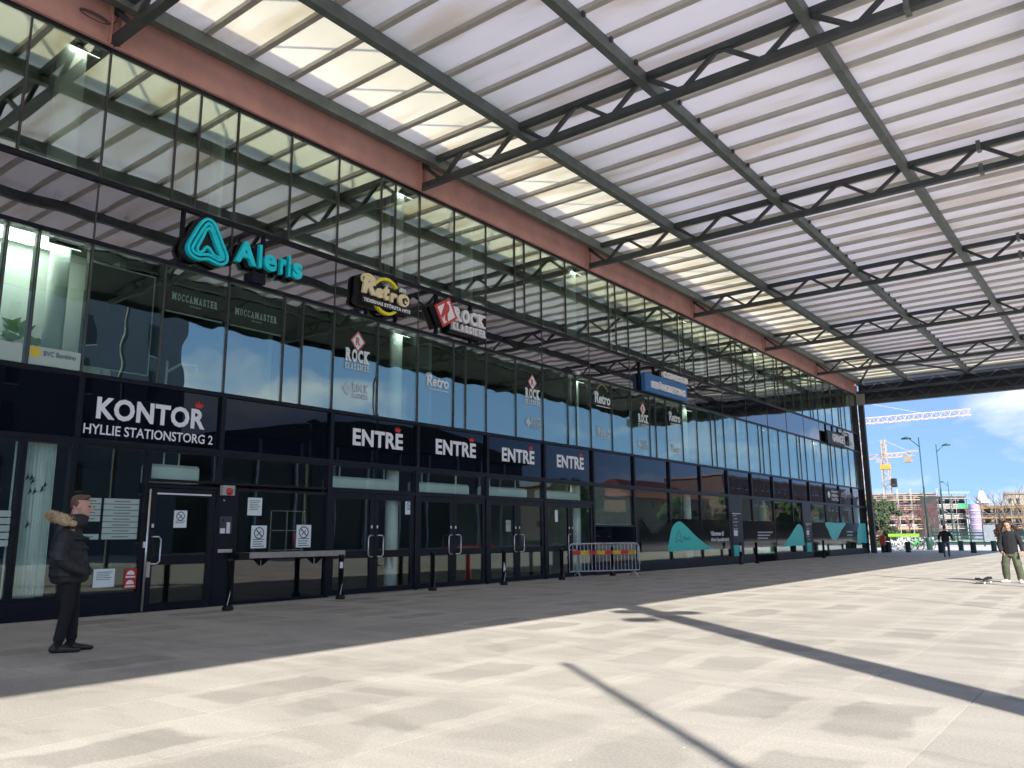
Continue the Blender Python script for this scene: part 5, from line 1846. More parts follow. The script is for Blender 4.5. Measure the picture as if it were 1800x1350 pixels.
sw_ = [[((0, -0.02, 1.335), (0.085, 0.08, 0.025)), ((0, -0.025, 1.235), (0.20, 0.115, 0.065))],
       [((0, -0.025, 1.22), (0.20, 0.12, 0.06)), ((0, 0.0, 0.98), (0.185, 0.125, 0.07))],
       [((0, 0.0, 0.98), (0.185, 0.13, 0.07)), ((0, 0.01, 0.76), (0.185, 0.13, 0.04))]]
sw_ += chain((0.185, -0.02, 1.22, 0.078), (0.245, 0.02, 0.99, 0.066), (0.185, 0.145, 0.82, 0.048))
sw_ += chain((-0.185, -0.02, 1.22, 0.078), (-0.27, 0.0, 1.0, 0.066), (-0.305, 0.11, 0.84, 0.048))
blob('sweater', sw_, M_SWEAT, 0.012, 3, S)
tr = [[((0, 0.0, 0.84), (0.155, 0.115, 0.06)), ((0, 0.01, 0.70), (0.17, 0.125, 0.06))]]
tr += chain((0.095, 0.01, 0.74, 0.105), (0.14, 0.065, 0.44, 0.098), (0.155, 0.02, 0.22, 0.092), (0.15, 0.01, 0.11, 0.080))
tr += chain((-0.095, 0.01, 0.74, 0.105), (-0.15, 0.065, 0.44, 0.098), (-0.17, 0.02, 0.22, 0.092), (-0.165, 0.01, 0.11, 0.080))
blob('trousers', tr, M_CARGO, 0.012, 2, S)
for sx in (-1, 1):
    blob('cargo_pocket', [[((sx * 0.215, 0.05, 0.50), (0.03, 0.06, 0.07))]], M_CARGO, 0.012, 1, S)
shoe('sneaker', 0.15, 0.03, -0.35, M_SNEAK, S, L=0.30, w=0.056)
shoe('sneaker', -0.17, 0.03, 0.30, M_SNEAK, S, L=0.30, w=0.056)

# ---- person walking away in the distance
wp = gp(1665, 979)
wk = empty('person', (wp[0], wp[1], 0), math.radians(8))
tag(wk, 'person in dark jacket and jeans walking away past the building corner', 'person')
S = wk
hp, HP = head(0, 0.05, 1.57, 0, 1.06)
body = hp + chain((0, 0.0, 1.36, 0.07), (0, 0.02, 1.45, 0.055), (0, 0.03, 1.53, 0.052))
body += [[((0, 0, 1.32), (0.16, 0.09, 0.06)), ((0, 0, 1.0), (0.13, 0.09, 0.06))]]
LA = [(0.18, 0, 1.32, 0.045), (0.30, -0.08, 1.10, 0.038), (0.33, 0.08, 0.95, 0.028)]
RA = [(-0.18, 0, 1.32, 0.045), (-0.30, 0.03, 1.08, 0.038), (-0.32, 0.18, 0.92, 0.028)]
body += chain(*LA) + chain(*RA)
hand(body, LA[-1][:3], (0.335, 0.12, 0.92), (0, 0.5, -0.8), (-0.9, 0.2, 0.1))
hand(body, RA[-1][:3], (-0.325, 0.22, 0.89), (0, 0.5, -0.8), (0.9, 0.2, 0.1))
body += chain((0.09, 0, 0.9, 0.075), (0.11, 0.16, 0.50, 0.05), (0.11, 0.12, 0.10, 0.038))
body += chain((-0.09, 0, 0.9, 0.075), (-0.10, -0.02, 0.50, 0.05), (-0.10, -0.28, 0.20, 0.038))
blob('body', body, M_SKIN2P, 0.010, 3, S)
blob('hair', [[(HP(0, -0.03, 0.06), (0.088, 0.098, 0.085))], [(HP(0, -0.075, 0.0), (0.075, 0.045, 0.06))]], M_HAIRD, 0.012, 2, S)
jk = [[((0, 0, 1.38), (0.11, 0.09, 0.04)), ((0, 0, 1.30), (0.215, 0.125, 0.07))], [((0, 0, 1.30), (0.215, 0.13, 0.07)), ((0, 0, 0.86), (0.195, 0.135, 0.06))]]
jk += chain((0.19, 0, 1.30, 0.078), (0.31, -0.08, 1.09, 0.066), (0.335, 0.07, 0.96, 0.048)) + chain((-0.19, 0, 1.30, 0.078), (-0.31, 0.03, 1.07, 0.066), (-0.325, 0.17, 0.94, 0.048))
blob('jacket', jk, M_SWEAT, 0.014, 2, S)
tr = [[((0, 0, 0.92), (0.155, 0.115, 0.06)), ((0, 0, 0.80), (0.16, 0.12, 0.05))]]
tr += chain((0.09, 0, 0.84, 0.092), (0.11, 0.16, 0.50, 0.07), (0.11, 0.12, 0.12, 0.056)) + chain((-0.09, 0, 0.84, 0.092), (-0.10, -0.02, 0.50, 0.07), (-0.10, -0.27, 0.22, 0.056))
blob('jeans', tr, M_JEANS, 0.013, 2, S)
shoe('shoe', 0.11, 0.15, 0, M_SHOE, S)
shoe('shoe', -0.10, -0.26, 0, M_SHOE, S, z=0.06, toe_up=-0.055)

# ---- skateboard rolling in front of the skateboarder
sb0, sb1 = gp(1719, 1026), gp(1741, 1026)
s = empty('skateboard', ((sb0[0] + sb1[0]) / 2, (sb0[1] + sb1[1]) / 2, 0), math.radians(78))
tag(s, 'dark skateboard standing on the paving beside the skateboarder', 'skateboard')
deck = []
for i in range(13):
    t = -0.40 + 0.80 * i / 12
    z = 0.105 + 0.05 * max(0, (abs(t) - 0.26) / 0.14) ** 1.4
    w = 0.10 * (1 - max(0, (abs(t) - 0.30) / 0.12) ** 2 * 0.7)
    deck.append((t, z, w))
v, f = [], []
for t, z, w in deck:
    v += [(t, -w, z), (t, w, z), (t, w, z + 0.012), (t, -w, z + 0.012)]
for i in range(12):
    for k in range(4):
        f.append((i * 4 + k, i * 4 + (k + 1) % 4, i * 4 + 4 + (k + 1) % 4, i * 4 + 4 + k))
f += [(0, 3, 2, 1), (48, 49, 50, 51)]
build('deck', MB().add(v, f), mat('deck_grip', (0.02, 0.02, 0.02), 0.9), s)
for x in (-0.2, 0.2):
    tk = build('truck', MB().box(x - 0.02, x + 0.02, -0.03, 0.03, 0.05, 0.104).bar((x, -0.085, 0.045), (x, 0.085, 0.045), 0.018), M_STEEL, s)
    for y in (-0.085, 0.085):
        build('wheel', MB().tube([(x, y - 0.018, 0.029), (x, y + 0.018, 0.029)], 0.028, 14), M_SNEAK, tk, True)

# ================================================================== MASTS AND POLES ON THE OPEN SIDE (their shadows cross the plaza)
SX, SY = 0.750, -0.662
TE = math.tan(SUN_EL)


def disc_mast(x, y, h, label, dia=0.95, offs=None, hd=None):
    s = empty('light_mast', (x, y, 0))
    tag(s, label, 'light mast', 'light masts with round reflector discs')
    build('pole', MB().lathe([(0.34, 0), (0.34, 0.3), (0.27, 0.35), (0.24, h)], 16), mat('mast_dark', (0.03, 0.035, 0.034), 0.5, 0.3), s, True)
    for k in range(4 if offs is None else len(offs)):
        a = 2 * PI * k / 4 + 0.7
        r = 1.05
        hq_ = hd or h - 0.25
        c = Vector((r * math.cos(a), r * math.sin(a), hq_ - 0.12 * (k % 2)))
        if offs:
            c = Vector((*offs[k], hq_))
        ar = build('arm', MB().tube([(0, 0, hq_ - 0.25), (c.x * 0.6, c.y * 0.6, hq_), (c.x, c.y, c.z)], 0.035, 8), MATS['mast_dark'], s, True)
        build('disc', MB().lathe([(0.06, -0.14), (dia / 2, -0.05), (dia / 2, 0.0), (0.05, 0.06)], 20, c), MATS['mast_dark'], ar, True)
    return s


hh = 11.8
disc_mast(-6.665 + SX * hh / TE, 12.615 + SY * hh / TE, hh + 1.5, 'dark mast with three round discs standing just outside the canopy edge', 0.62, [(-0.68, 0.135), (0.199, 0.452), (0.151, -0.947)], hh)
disc_mast(15.4, 35.2, 9.4, 'dark mast with four round discs mirrored in the second floor glass')


def flagpole(p, h, label, r=0.05, flag=None):
    s = empty('flagpole', (p[0], p[1], 0))
    tag(s, label, 'flagpole', 'slim poles along the open side of the plaza')
    build('pole', MB().lathe([(r * 2, 0), (r * 2, 0.12), (r, 0.14), (r * 0.7, h)], 12), M_TRUSS, s, True)
    build('knob', MB().lathe([(0.02, h), (0.07, h + 0.05), (0.07, h + 0.1), (0.01, h + 0.15)], 10), M_YELLOW, s, True)
    if flag:
        v, f = [], []
        for i in range(13):
            for z in (h - 0.3, h - 2.2):
                v.append((0.1 * math.sin(i * 0.8), 0.05 + i * 0.22, z - 0.02 * i * i * 0.3))
        f = [(2 * i, 2 * i + 1, 2 * i + 3, 2 * i + 2) for i in range(12)]
        me = bpy.data.meshes.new('flag'); me.from_pydata(v, [], f); me.materials.append(mat('flag_green', (0.02, 0.10, 0.06), 0.8)); me.update()
        fo = link('flag', me, s)
        fo.modifiers.new('t', 'SOLIDIFY').thickness = 0.01


for (px, py, h, lab, r) in ((1000, 1170, 10.6, 'slim grey pole whose shadow tip falls before the entrance', 0.075), ):
    t = gp(px, py)
    k = h / TE
    flagpole((t[0] + SX * k, t[1] + SY * k), h, lab, r)
for (px, py, h, lab, r, fl) in ((1667, 1060.5, 12.0, 'thin grey pole with bare top beyond the skateboarder', 0.03, None), (1650, 1020, 12.0, 'thick grey flagpole with bare top beyond the plaza edge', 0.10, None), (1717, 988, 12.0, 'farthest grey flagpole along the plaza edge', 0.07, None)):
    t = gp(px, py)
    k = (5.2 - t[0]) / SX
    flagpole((5.2, t[1] + SY * k), h, lab, r, fl)

# ================================================================== BACKGROUND BEYOND THE PLAZA
M_BARK = mat('bark', (0.11, 0.085, 0.065), 0.9, var=0.25, scale=12)
M_TWIG = mat('twig_red', (0.17, 0.085, 0.085), 0.9, var=0.3, scale=2)
M_TWIGB = mat('twig_brown', (0.20, 0.155, 0.12), 0.9, var=0.3, scale=2)
M_GREENP = mat('lamp_green', (0.028, 0.085, 0.065), 0.45, 0.2, var=0.15)
M_CONC = mat('raw_concrete', (0.34, 0.29, 0.24), 0.85, var=0.15, scale=0.6)
M_BRICKP = mat('raw_brick', (0.27, 0.17, 0.15), 0.85, var=0.22, scale=0.9)
M_DARKWIN = mat('window_opening', (0.02, 0.022, 0.026), 0.3)
M_DECKW = mat('scaffold_deck', (0.46, 0.36, 0.20), 0.8, var=0.2, scale=1)
M_DECKO = mat('scaffold_orange', (0.62, 0.33, 0.06), 0.7, var=0.2, scale=1)
M_SCAF = mat('scaffold_tube', (0.46, 0.45, 0.43), 0.5, 0.4, var=0.2)
M_NETP = mat('net_purple', (0.34, 0.28, 0.42), 0.9, var=0.3, scale=0.9)
M_NETG = mat('net_green', (0.06, 0.34, 0.16), 0.9, var=0.3, scale=0.9)
M_CRANEO = mat('crane_orange', (0.58, 0.42, 0.28), 0.5, var=0.2)
M_CRANEW = mat('crane_pale', (0.62, 0.46, 0.41), 0.5, var=0.2)
M_CRANEY = mat('crane_yellow', (0.62, 0.36, 0.04), 0.5, var=0.2)


def frame_on(P0, P1):
    """empty at P0 whose +X runs to P1 and whose -Y looks at the camera side"""
    dv = Vector((P1[0] - P0[0], P1[1] - P0[1], 0))
    return (P0[0], P0[1], 0), math.atan2(dv.y, dv.x), dv.length


def construction(px0, px1, d0, d1, top_px, label, wall, floors, bays, win=True, depth=14):
    P0, P1 = dist_at(px0, 930, d0), dist_at(px1, 930, d1)
    loc, rz, L = frame_on(P0, P1)
    h = dist_at((px0 + px1) / 2, top_px, (d0 + d1) / 2)[2]
    s = empty('construction_block', loc, rz)
    tag(s, label, 'building', 'buildings going up beyond the plaza')
    fh = h / floors
    build('wall', MB().box(0, L, 0.25, depth, 0, h), wall, s)
    for i in range(floors):
        build('floor_slab', MB().box(-0.15, L + 0.15, 0.0, depth + 0.1, (i + 1) * fh - 0.16, (i + 1) * fh + 0.10), M_CONC, s)
    if win:
        wm = MB().box(-0.55, 0.55, -0.08, 0.02, -0.62, 0.62).mesh('window', M_DARKWIN)
        sm_ = MB().box(-0.65, 0.65, -0.14, 0.0, -0.06, 0.06).mesh('window_sill', M_WHITE)
        for i in range(floors):
            for b in range(bays):
                w = link('window', wm, s, (L * (b + 0.5) / bays, 0.25, i * fh + fh * 0.52))
                link('window_sill', sm_, w, (0, 0.04, -0.70))
    return s, L, h, loc, rz


def scaffold(loc, rz, L, h, label, deckm, lift=2.0, bay=2.4, off=-1.1):
    s = empty('scaffolding', loc, rz)
    tag(s, label, 'scaffolding', 'scaffolding on the unfinished buildings')
    n = max(2, int(L / bay))
    pole = MB().box(-0.05, 0.05, -0.05, 0.05, 0, h + 1.0).mesh('standard', M_SCAF)
    for i in range(n + 1):
        for y in (off, off + 0.9):
            link('standard', pole, s, (L * i / n, y, 0))
    z = lift
    k = 0
    while z < h + 0.4:
        build('deck', MB().box(0, L, off + 0.06, off + 0.84, z - 0.05, z + 0.03), deckm, s)
        build('toe_board', MB().box(0, L, off - 0.08, off - 0.055, z + 0.031, z + 0.20), deckm, s)
        build('guard_rail', MB().box(0, L, off - 0.085, off - 0.055, z + 0.95, z + 1.02), M_SCAF, s)
        build('guard_rail', MB().box(0, L, off - 0.085, off - 0.055, z + 0.50, z + 0.56), M_SCAF, s)
        z += lift
    for i in range(0, n, 3):
        zz = 0
        while zz + lift < h + 0.5:
            a, b = (i, i + 1) if int(zz / lift) % 2 else (i + 1, i)
            build('brace', MB().bar((L * a / n, off - 0.12, zz), (L * b / n, off - 0.12, zz + lift), 0.06), M_SCAF, s)
            zz += lift
    return s


s, L, h, loc, rz = construction(1490, 1652, 188, 192, 868, 'brown unfinished block with open window holes behind bare red trees', M_BRICKP, 4, 9)
scaffold(loc, rz, L, h, 'pale scaffolding across the brown unfinished block', M_DECKW)
s, L, h, loc, rz = construction(1653, 1703, 186, 190, 872, 'grey unfinished block with dark windows next to the purple netting', mat('grey_board', (0.27, 0.23, 0.205), 0.8, var=0.2, scale=0.5), 4, 4)
sc = scaffold(loc, rz, L, h, 'scaffolding with a green net on the grey unfinished block', M_SCAF)
build('safety_net', MB().box(L * 0.55, L * 0.95, -1.26, -1.23, h - 2.4, h - 1.5), M_NETG, sc)
build('top_sheet', MB().box(0, L, -1.26, -1.22, h + 0.55, h + 0.85), mat('sheet_blue', (0.25, 0.36, 0.45), 0.7), sc)
# netted stair tower
P0, P1 = dist_at(1706, 930, 186), dist_at(1727, 930, 186)
loc, rz, L = frame_on(P0, P1)
s = empty('stair_tower', loc, rz)
tag(s, 'round stair tower wrapped in purple netting between the building sites', 'stair tower')
hh_ = dist_at(1716, 886, 186)[2]
prof = []
for i in range(11):
    prof += [(L * 0.5, hh_ * i / 11), (L * 0.47, hh_ * (i + 0.5) / 11)]
build('netting', MB().lathe(prof + [(L * 0.46, hh_)], 18, (L / 2, L / 2, 0)), M_NETP, s)
for i in range(1, 5):
    build('lift_band', MB().lathe([(L * 0.53, hh_ * i / 5), (L * 0.53, hh_ * i / 5 + 0.18)], 18, (L / 2, L / 2, 0)), mat('band_pale', (0.55, 0.48, 0.60), 0.8), s)
s, L, h, loc, rz = construction(1730, 1900, 192, 188, 888, 'low concrete shell of a block with orange decked scaffolding', M_CONC, 3, 9)
scaffold(loc, rz, L, h, 'orange decked scaffolding on the low concrete shell', M_DECKO)
P0, P1 = dist_at(1775, 930, 230), dist_at(1830, 930, 230)
loc, rz, L = frame_on(P0, P1)
hq = dist_at(1790, 868, 230)[2]
s = empty('apartment_block', loc, rz)
tag(s, 'beige apartment block rising behind the orange scaffolding', 'building')
build('wall', MB().box(0, L, 0, 12, 0, hq), mat('plaster_beige', (0.45, 0.40, 0.33), 0.85), s)
build('roof', MB().box(-0.3, L + 0.3, -0.3, 12.3, hq + 0.001, hq + 0.5), M_CONC, s)
for b in range(4):
    for i in range(3):
        build('window', MB().box(L * (b + .3) / 4, L * (b + .7) / 4, -0.05, 0.03, hq - 2.4 - 2.9 * i, hq - 1.1 - 2.9 * i), M_DARKWIN, s)
p = dist_at(1732, 930, 240)
s = empty('church_spire', (p[0], p[1], 0))
tag(s, 'white pointed spire rising between the building sites', 'spire')
zt, zb_ = dist_at(1732, 862, 240)[2], dist_at(1732, 884, 240)[2]
build('tower', MB().lathe([(1.5, 0), (1.5, zb_)], 4, (0, 0, 0)), M_CONC, s)
build('spire', MB().lathe([(1.6, zb_ + 0.001), (1.1, zb_ + (zt - zb_) * 0.5), (0.5, zt - 0.1), (0.1, zt)], 8), M_WHITE, s)
# distant terrace behind everything
p0, p1 = dist_at(1440, 930, 300), dist_at(1900, 930, 330)
loc, rz, L = frame_on(p0, p1)
s = empty('apartment_block', loc, rz)
tag(s, 'long low grey terrace filling the horizon behind the building sites', 'building')
build('wall', MB().box(0, L, 0, 12, 0, 7.5), mat('plaster_grey', (0.34, 0.34, 0.35), 0.85, var=0.2, scale=0.1), s)
build('roof', MB().prism([(-0.5, 7.5), (6, 10.0), (12.5, 7.5)], lambda a, b, d, L=L: (L * d, a, b), 0, 1), mat('roof_brown', (0.16, 0.09, 0.07), 0.8), s)


# ------------------------------------------------------------------ cranes
def lattice(mb, a, b, w, n, tri=False, t=0.16):
    """square lattice girder from a to b"""
    a, b = Vector(a), Vector(b)
    d = (b - a).normalized()
    u = Vector((0, 0, 1)) if abs(d.z) < 0.9 else Vector((1, 0, 0))
    s1 = d.cross(u).normalized()
    s2 = s1.cross(d).normalized()
    cs = [(-1, -1), (1, -1), (1, 1), (-1, 1)] if not tri else [(-1, -1), (1, -1), (0, 1)]
    pts = lambda f: [a + (b - a) * f + (s1 * x + s2 * y) * w / 2 for x, y in cs]
    A0, B0 = pts(0), pts(1)
    for p, q in zip(A0, B0):
        mb.bar(p, q, t)
    for i in range(n):
        p, q = pts(i / n), pts((i + 1) / n)
        for k in range(len(cs)):
            k2 = (k + 1) % len(cs)
            mb.bar(p[k] if i % 2 else p[k2], q[k2] if i % 2 else q[k], t * 0.6)
    return mb


d1 = 240
base = dist_at(1567, 930, d1)
cr1 = empty('tower_crane', (base[0], base[1], 0))
tag(cr1, 'orange tower crane with short counter jib above the brown unfinished block', 'crane', 'tower cranes over the building sites')
Rv = Vector((RT[0], RT[1], 0)).normalized()
Fv = Vector((-Rv.y, Rv.x, 0))
zj = dist_at(1565, 801, d1)[2]
ztop = dist_at(1561, 773, d1)[2]
build('mast', lattice(MB(), (0, 0, 0), (0, 0, zj - 1), 1.7, 14, t=0.17), M_CRANEO, cr1)
build('slewing_ring', MB().box(-1.1, 1.1, -1.1, 1.1, zj - 3.6, zj - 2.4), M_CRANEY, cr1)
build('cab', MB().box(-1.7, -0.8, -2.2, -1.0, zj - 2.0, zj - 0.6), M_GALV, cr1)
build('control_cabin', MB().box(1.2, 2.4, -1, 0.6, zj - 8.5, zj - 6.2), M_INTD, cr1)
build('head', lattice(MB(), (0, 0, zj - 1), (0, 0, ztop), 1.0, 4, t=0.18), M_CRANEO, cr1)
je = Rv * -30 + Fv * 30
jt = Vector((je.x, je.y, zj - 1.0))
build('jib', lattice(MB(), (0, 0, zj), jt, 1.2, 26, True, 0.16), M_CRANEO, cr1)
ce = Rv * 6.6 - Fv * 3
build('counter_jib', lattice(MB(), (0, 0, zj), (ce.x, ce.y, zj + 0.2), 1.1, 6, t=0.18), M_CRANEO, cr1)
build('counterweight', MB().box(ce.x * 0.78 - 0.9, ce.x * 0.78 + 0.9, ce.y * 0.78 - 0.9, ce.y * 0.78 + 0.9, zj - 2.0, zj - 0.3), M_CONC, cr1)
build('winch', MB().box(ce.x - 1.0, ce.x + 1.0, ce.y - 0.8, ce.y + 0.8, zj + 0.6, zj + 1.2), M_GALV, cr1)
build('tie_bar', MB().bar((0, 0, ztop), (jt.x * 0.7, jt.y * 0.7, zj + 0.5), 0.12).bar((0, 0, ztop), (ce.x * 0.9, ce.y * 0.9, zj + 0.7), 0.12), M_SCAF, cr1)

d2 = 220
base = dist_at(1519, 930, d2)
cr2 = empty('tower_crane', (base[0], base[1], 0))
tag(cr2, 'tall pale crane whose long lattice jib reaches across the sky beside the column', 'crane', 'tower cranes over the building sites')
zj = dist_at(1519, 741, d2)[2]
ztop = zj + 5.5
build('mast', lattice(MB(), (0, 0, 0), (0, 0, zj), 2.1, 18, t=0.28), M_CRANEW, cr2)
tipw = dist_at(1706, 724, 223) - np.array([base[0], base[1], 0])
build('jib', lattice(MB(), (0, 0, zj), (tipw[0], tipw[1], tipw[2]), 1.5, 26, True, 0.17), M_CRANEW, cr2)
build('head', lattice(MB(), (0, 0, zj), (0, 0, ztop), 1.3, 4, t=0.26), M_CRANEW, cr2)
build('counter_jib', lattice(MB(), (0, 0, zj), (-tipw[0] * 0.3, -tipw[1] * 0.3, zj), 1.3, 6, t=0.26), M_CRANEW, cr2)
build('counterweight', MB().box(-tipw[0] * 0.3 - 1, -tipw[0] * 0.3 + 1, -tipw[1] * 0.3 - 1, -tipw[1] * 0.3 + 1, zj - 2.5, zj - 0.2), M_CONC, cr2)
build('tie_bar', MB().bar((0, 0, ztop), (tipw[0] * 0.62, tipw[1] * 0.62, zj + 1.2), 0.10), M_SCAF, cr2)
hk = 0.07
build('hook_cable', MB().bar((tipw[0] * hk, tipw[1] * hk, zj - 0.5), (tipw[0] * hk, tipw[1] * hk, zj - 6), 0.08).box(tipw[0] * hk - 0.4, tipw[0] * hk + 0.4, tipw[1] * hk - 0.4, tipw[1] * hk + 0.4, zj - 1.6, zj - 0.9), M_CRANEW, cr2)


# ------------------------------------------------------------------ trees
def bare_tree(x, y, h, label, m, seed, spread=0.55, group='bare trees before the building sites', levels=5):
    r = random.Random(seed)
    s = empty('bare_tree', (x, y, 0))
    tag(s, label, 'tree', group)
    trunk, crown = MB(), MB()

    def grow(p, d, ln, rad, lev, mb):
        q = p + d * ln
        mid = p + d * ln * 0.5 + Vector((r.uniform(-1, 1), r.uniform(-1, 1), 0)) * ln * 0.05
        mb.tube([p, mid, q], rad, 5 if lev < 2 else 3, r1=rad * 0.62)
        if lev >= levels:
            return
        for k in range(3 if lev else 4):
            dd = (d + Vector((r.uniform(-1, 1), r.uniform(-1, 1), r.uniform(-0.25, 0.7))) * spread).normalized()
            st = p + (q - p) * (1.0 if k == 0 else r.uniform(0.55, 1.0))
            grow(st, dd, ln * r.uniform(0.58, 0.80), max(rad * 0.6, 0.012), lev + 1, crown)
    grow(Vector((0, 0, 0)), Vector((r.uniform(-.05, .05), r.uniform(-.05, .05), 1)).normalized(), h * 0.30, h * 0.016, 0, trunk)
    build('trunk', trunk, M_BARK, s, True)
    build('crown', crown, m, s)
    return s


def leafy(x, y, h, rw, label, m, seed, n=2600, z0=0.12, leaf=0.13, group=None, cat='tree', conic=0.0):
    """tree with limbs and a crown of separate leaf faces in uneven clumps"""
    r = random.Random(seed)
    s = empty('leafy_tree' if cat == 'tree' else 'shrub', (x, y, 0))
    tag(s, label, cat, group)
    t = MB()
    t.tube([(0, 0, 0), (0.05, 0, h * 0.3), (-0.03, 0.04, h * 0.75)], h * 0.028, 7, r1=h * 0.008)
    clumps = []
    for i in range(30):
        zz = z0 + (1 - z0) * r.random()
        rr = rw * (1 - conic * zz) * math.sqrt(max(0.05, 1 - (abs(zz - 0.5) * 1.75) ** 2)) if conic < 0.3 else rw * (1.08 - zz)
        a = r.uniform(0, 2 * PI)
        k = r.uniform(0.25, 1.0)
        c = Vector((rr * k * math.cos(a), rr * k * math.sin(a), h * zz * 0.95))
        clumps.append((c, r.uniform(0.16, 0.34) * rw))
        if i % 3 == 0:
            t.tube([(0, 0, h * zz * 0.6), tuple(c * 0.6 + Vector((0, 0, h * zz * 0.3))), tuple(c)], h * 0.009, 4, r1=0.01)
    build('trunk', t, M_BARK, s)
    v, f = [], []
    for i in range(n):
        c, cr_ = r.choice(clumps)
        d = Vector((r.gauss(0, 1), r.gauss(0, 1), r.gauss(0, 0.8)))
        p = c + d.normalized() * cr_ * (r.random() ** 0.4)
        n1 = Vector((r.gauss(0, 1), r.gauss(0, 1), r.gauss(0, 1))).normalized()
        n2 = n1.orthogonal().normalized()
        sz = leaf * r.uniform(0.6, 1.3)
        o = len(v)
        v += [p - n1 * sz, p + n2 * sz * 0.45, p + n1 * sz, p - n2 * sz * 0.45]
        f.append((o, o + 1, o + 2, o + 3))
    build('crown', MB().add(v, f), m, s)
    return s


M_PINE = mat('needle_green', (0.055, 0.085, 0.038), 0.7, var=0.45, scale=1.6)
M_LEAF = mat('leaf_green', (0.06, 0.10, 0.035), 0.7, var=0.4, scale=0.8)
pp = dist_at(1549, 940, 84)
leafy(pp[0], pp[1], 4.6, 1.9, 'dense green evergreen shrub just beyond the canopy column', M_PINE, 5, 5200, 0.05, 0.16, cat='shrub')
for i, (px, d, h, lab, m) in enumerate(((1600, 150, 8.2, 'bare reddish tree before the brown block, left of the first lamp post', M_TWIG), (1628, 146, 7.4, 'bare reddish tree behind the first lamp post', M_TWIG),
                                        (1643, 152, 7.8, 'bare reddish tree between the two lamp posts', M_TWIG), (1580, 156, 7.2, 'bare reddish tree close to the evergreen shrub', M_TWIG),
                                        (1547, 165, 11.5, 'tall bare tree showing above the evergreen shrub', M_TWIGB), (1765, 125, 9.2, 'bare brown tree before the orange scaffolding', M_TWIGB), (1800, 132, 8.4, 'bare brown tree beside the beige apartment block', M_TWIGB))):
    p = dist_at(px, 940, d)
    bare_tree(p[0], p[1], h, lab, m, 40 + i, 0.62)


# ------------------------------------------------------------------ street lamps
def lamp(px, d, top_py, side, label, r=0.075):
    p = dist_at(px, 940, d)
    s = empty('street_lamp', (p[0], p[1], 0))
    tag(s, label, 'street lamp', 'green lamp posts beyond the plaza')
    q = proj((p[0], p[1], 1.0))
    h = dist_at(px - 0.09 * (940 - top_py), top_py, d)[2]
    build('pole', MB().lathe([(r, 0.9), (r, h * 0.55), (r * 0.7, h * 0.56), (r * 0.55, h)], 12), M_GREENP, s, True)
    build('sleeve', MB().lathe([(0.22, 0), (0.22, 0.95), (0.18, 1.0), (r, 1.02)], 14), M_GREENP, s, True)
    a = Rv * side
    build('arm', MB().tube([(0, 0, h - 0.75), (a.x * 0.45, a.y * 0.45, h - 0.35), (a.x * 0.8, a.y * 0.8, h - 0.05)], 0.035, 8), M_GREENP, s, True)
    build('lamp_head', MB().lathe([(0.05, 0.14), (0.16, 0.10), (0.40, 0.0), (0.38, -0.05), (0.1, -0.08)], 16, (a.x * 1.0, a.y * 1.0, h - 0.08)), M_GREENP, s, True)


lamp(1632, 71.5, 768, -1, 'tall green lamp post with sleeve foot and head turned to the building')
lamp(1662, 88, 780, 1, 'green lamp post with head turned away from the building', 0.07)
lamp(1676, 150, 846, -1, 'small distant lamp post behind the walking person', 0.09)

# ------------------------------------------------------------------ low green posts, red box, board, bikes, fence
pm = MB().lathe([(0.17, 0), (0.17, 0.56), (0.19, 0.57), (0.19, 0.66), (0.15, 0.68)], 16).mesh('stub', mat('post_green_black', (0.010, 0.022, 0.018), 0.5))
pm2 = MB().lathe([(0.17, 0), (0.17, 0.56), (0.19, 0.57), (0.19, 0.66), (0.15, 0.68)], 16).mesh('stub', M_GREENP)
PST = [(1554, 971, 'next to the red box', 0), (1563, 971, 'second from the red box', 0), (1597, 971, 'before the parked bicycles', 0), (1655, 972, 'beside the walking person', 0),
       (1690, 968, 'lighter green, behind the walking person', 1), (1712, 972, 'between the walking person and the pale panel', 0), (1748, 969, 'lighter green, before the pale fence panel', 1), (1764, 972, 'lighter green, beside the skateboarder', 1)]
for px, py, lab, k in PST:
    g = gp(px, py)
    o = link('kerb_post', pm2 if k else pm, None, (g[0], g[1], -0.035))
    o.scale = (1, 1, 1.1)
    tag(o, 'stout round dark green kerb post, ' + lab, 'kerb post', 'stout kerb posts at the plaza edge')
g = gp(1547, 972)
s = empty('red_box', (g[0], g[1] + 1.0, 0))
tag(s, 'small red box on a post beside the canopy column', 'box')
build('post', MB().box(-0.04, 0.04, -0.04, 0.04, -0.035, 0.5), M_BLACK, s)
build('housing', MB().box(-0.16, 0.16, -0.12, 0.12, 0.5, 1.15), mat('box_red', (0.62, 0.08, 0.04), 0.5), s)
P0, P1 = gp(1562, 966), gp(1617, 966)
P0, P1 = dist_at(1562, 950, 79), dist_at(1617, 950, 79)
loc, rz, L = frame_on(P0, P1)
s = empty('bike_stand', loc, rz)
tag(s, 'lime green board on low posts behind the parked bicycles', 'bike stand')
build('board', MB().box(0, L, -0.06, 0.06, 0.98, 1.24), mat('lime_green', (0.20, 0.42, 0.03), 0.5), s)
for i in range(4):
    build('post', MB().box(L * (i + .3) / 4 - .04, L * (i + .3) / 4 + .04, -0.04, 0.04, -0.035, 0.899), M_GALV, s)


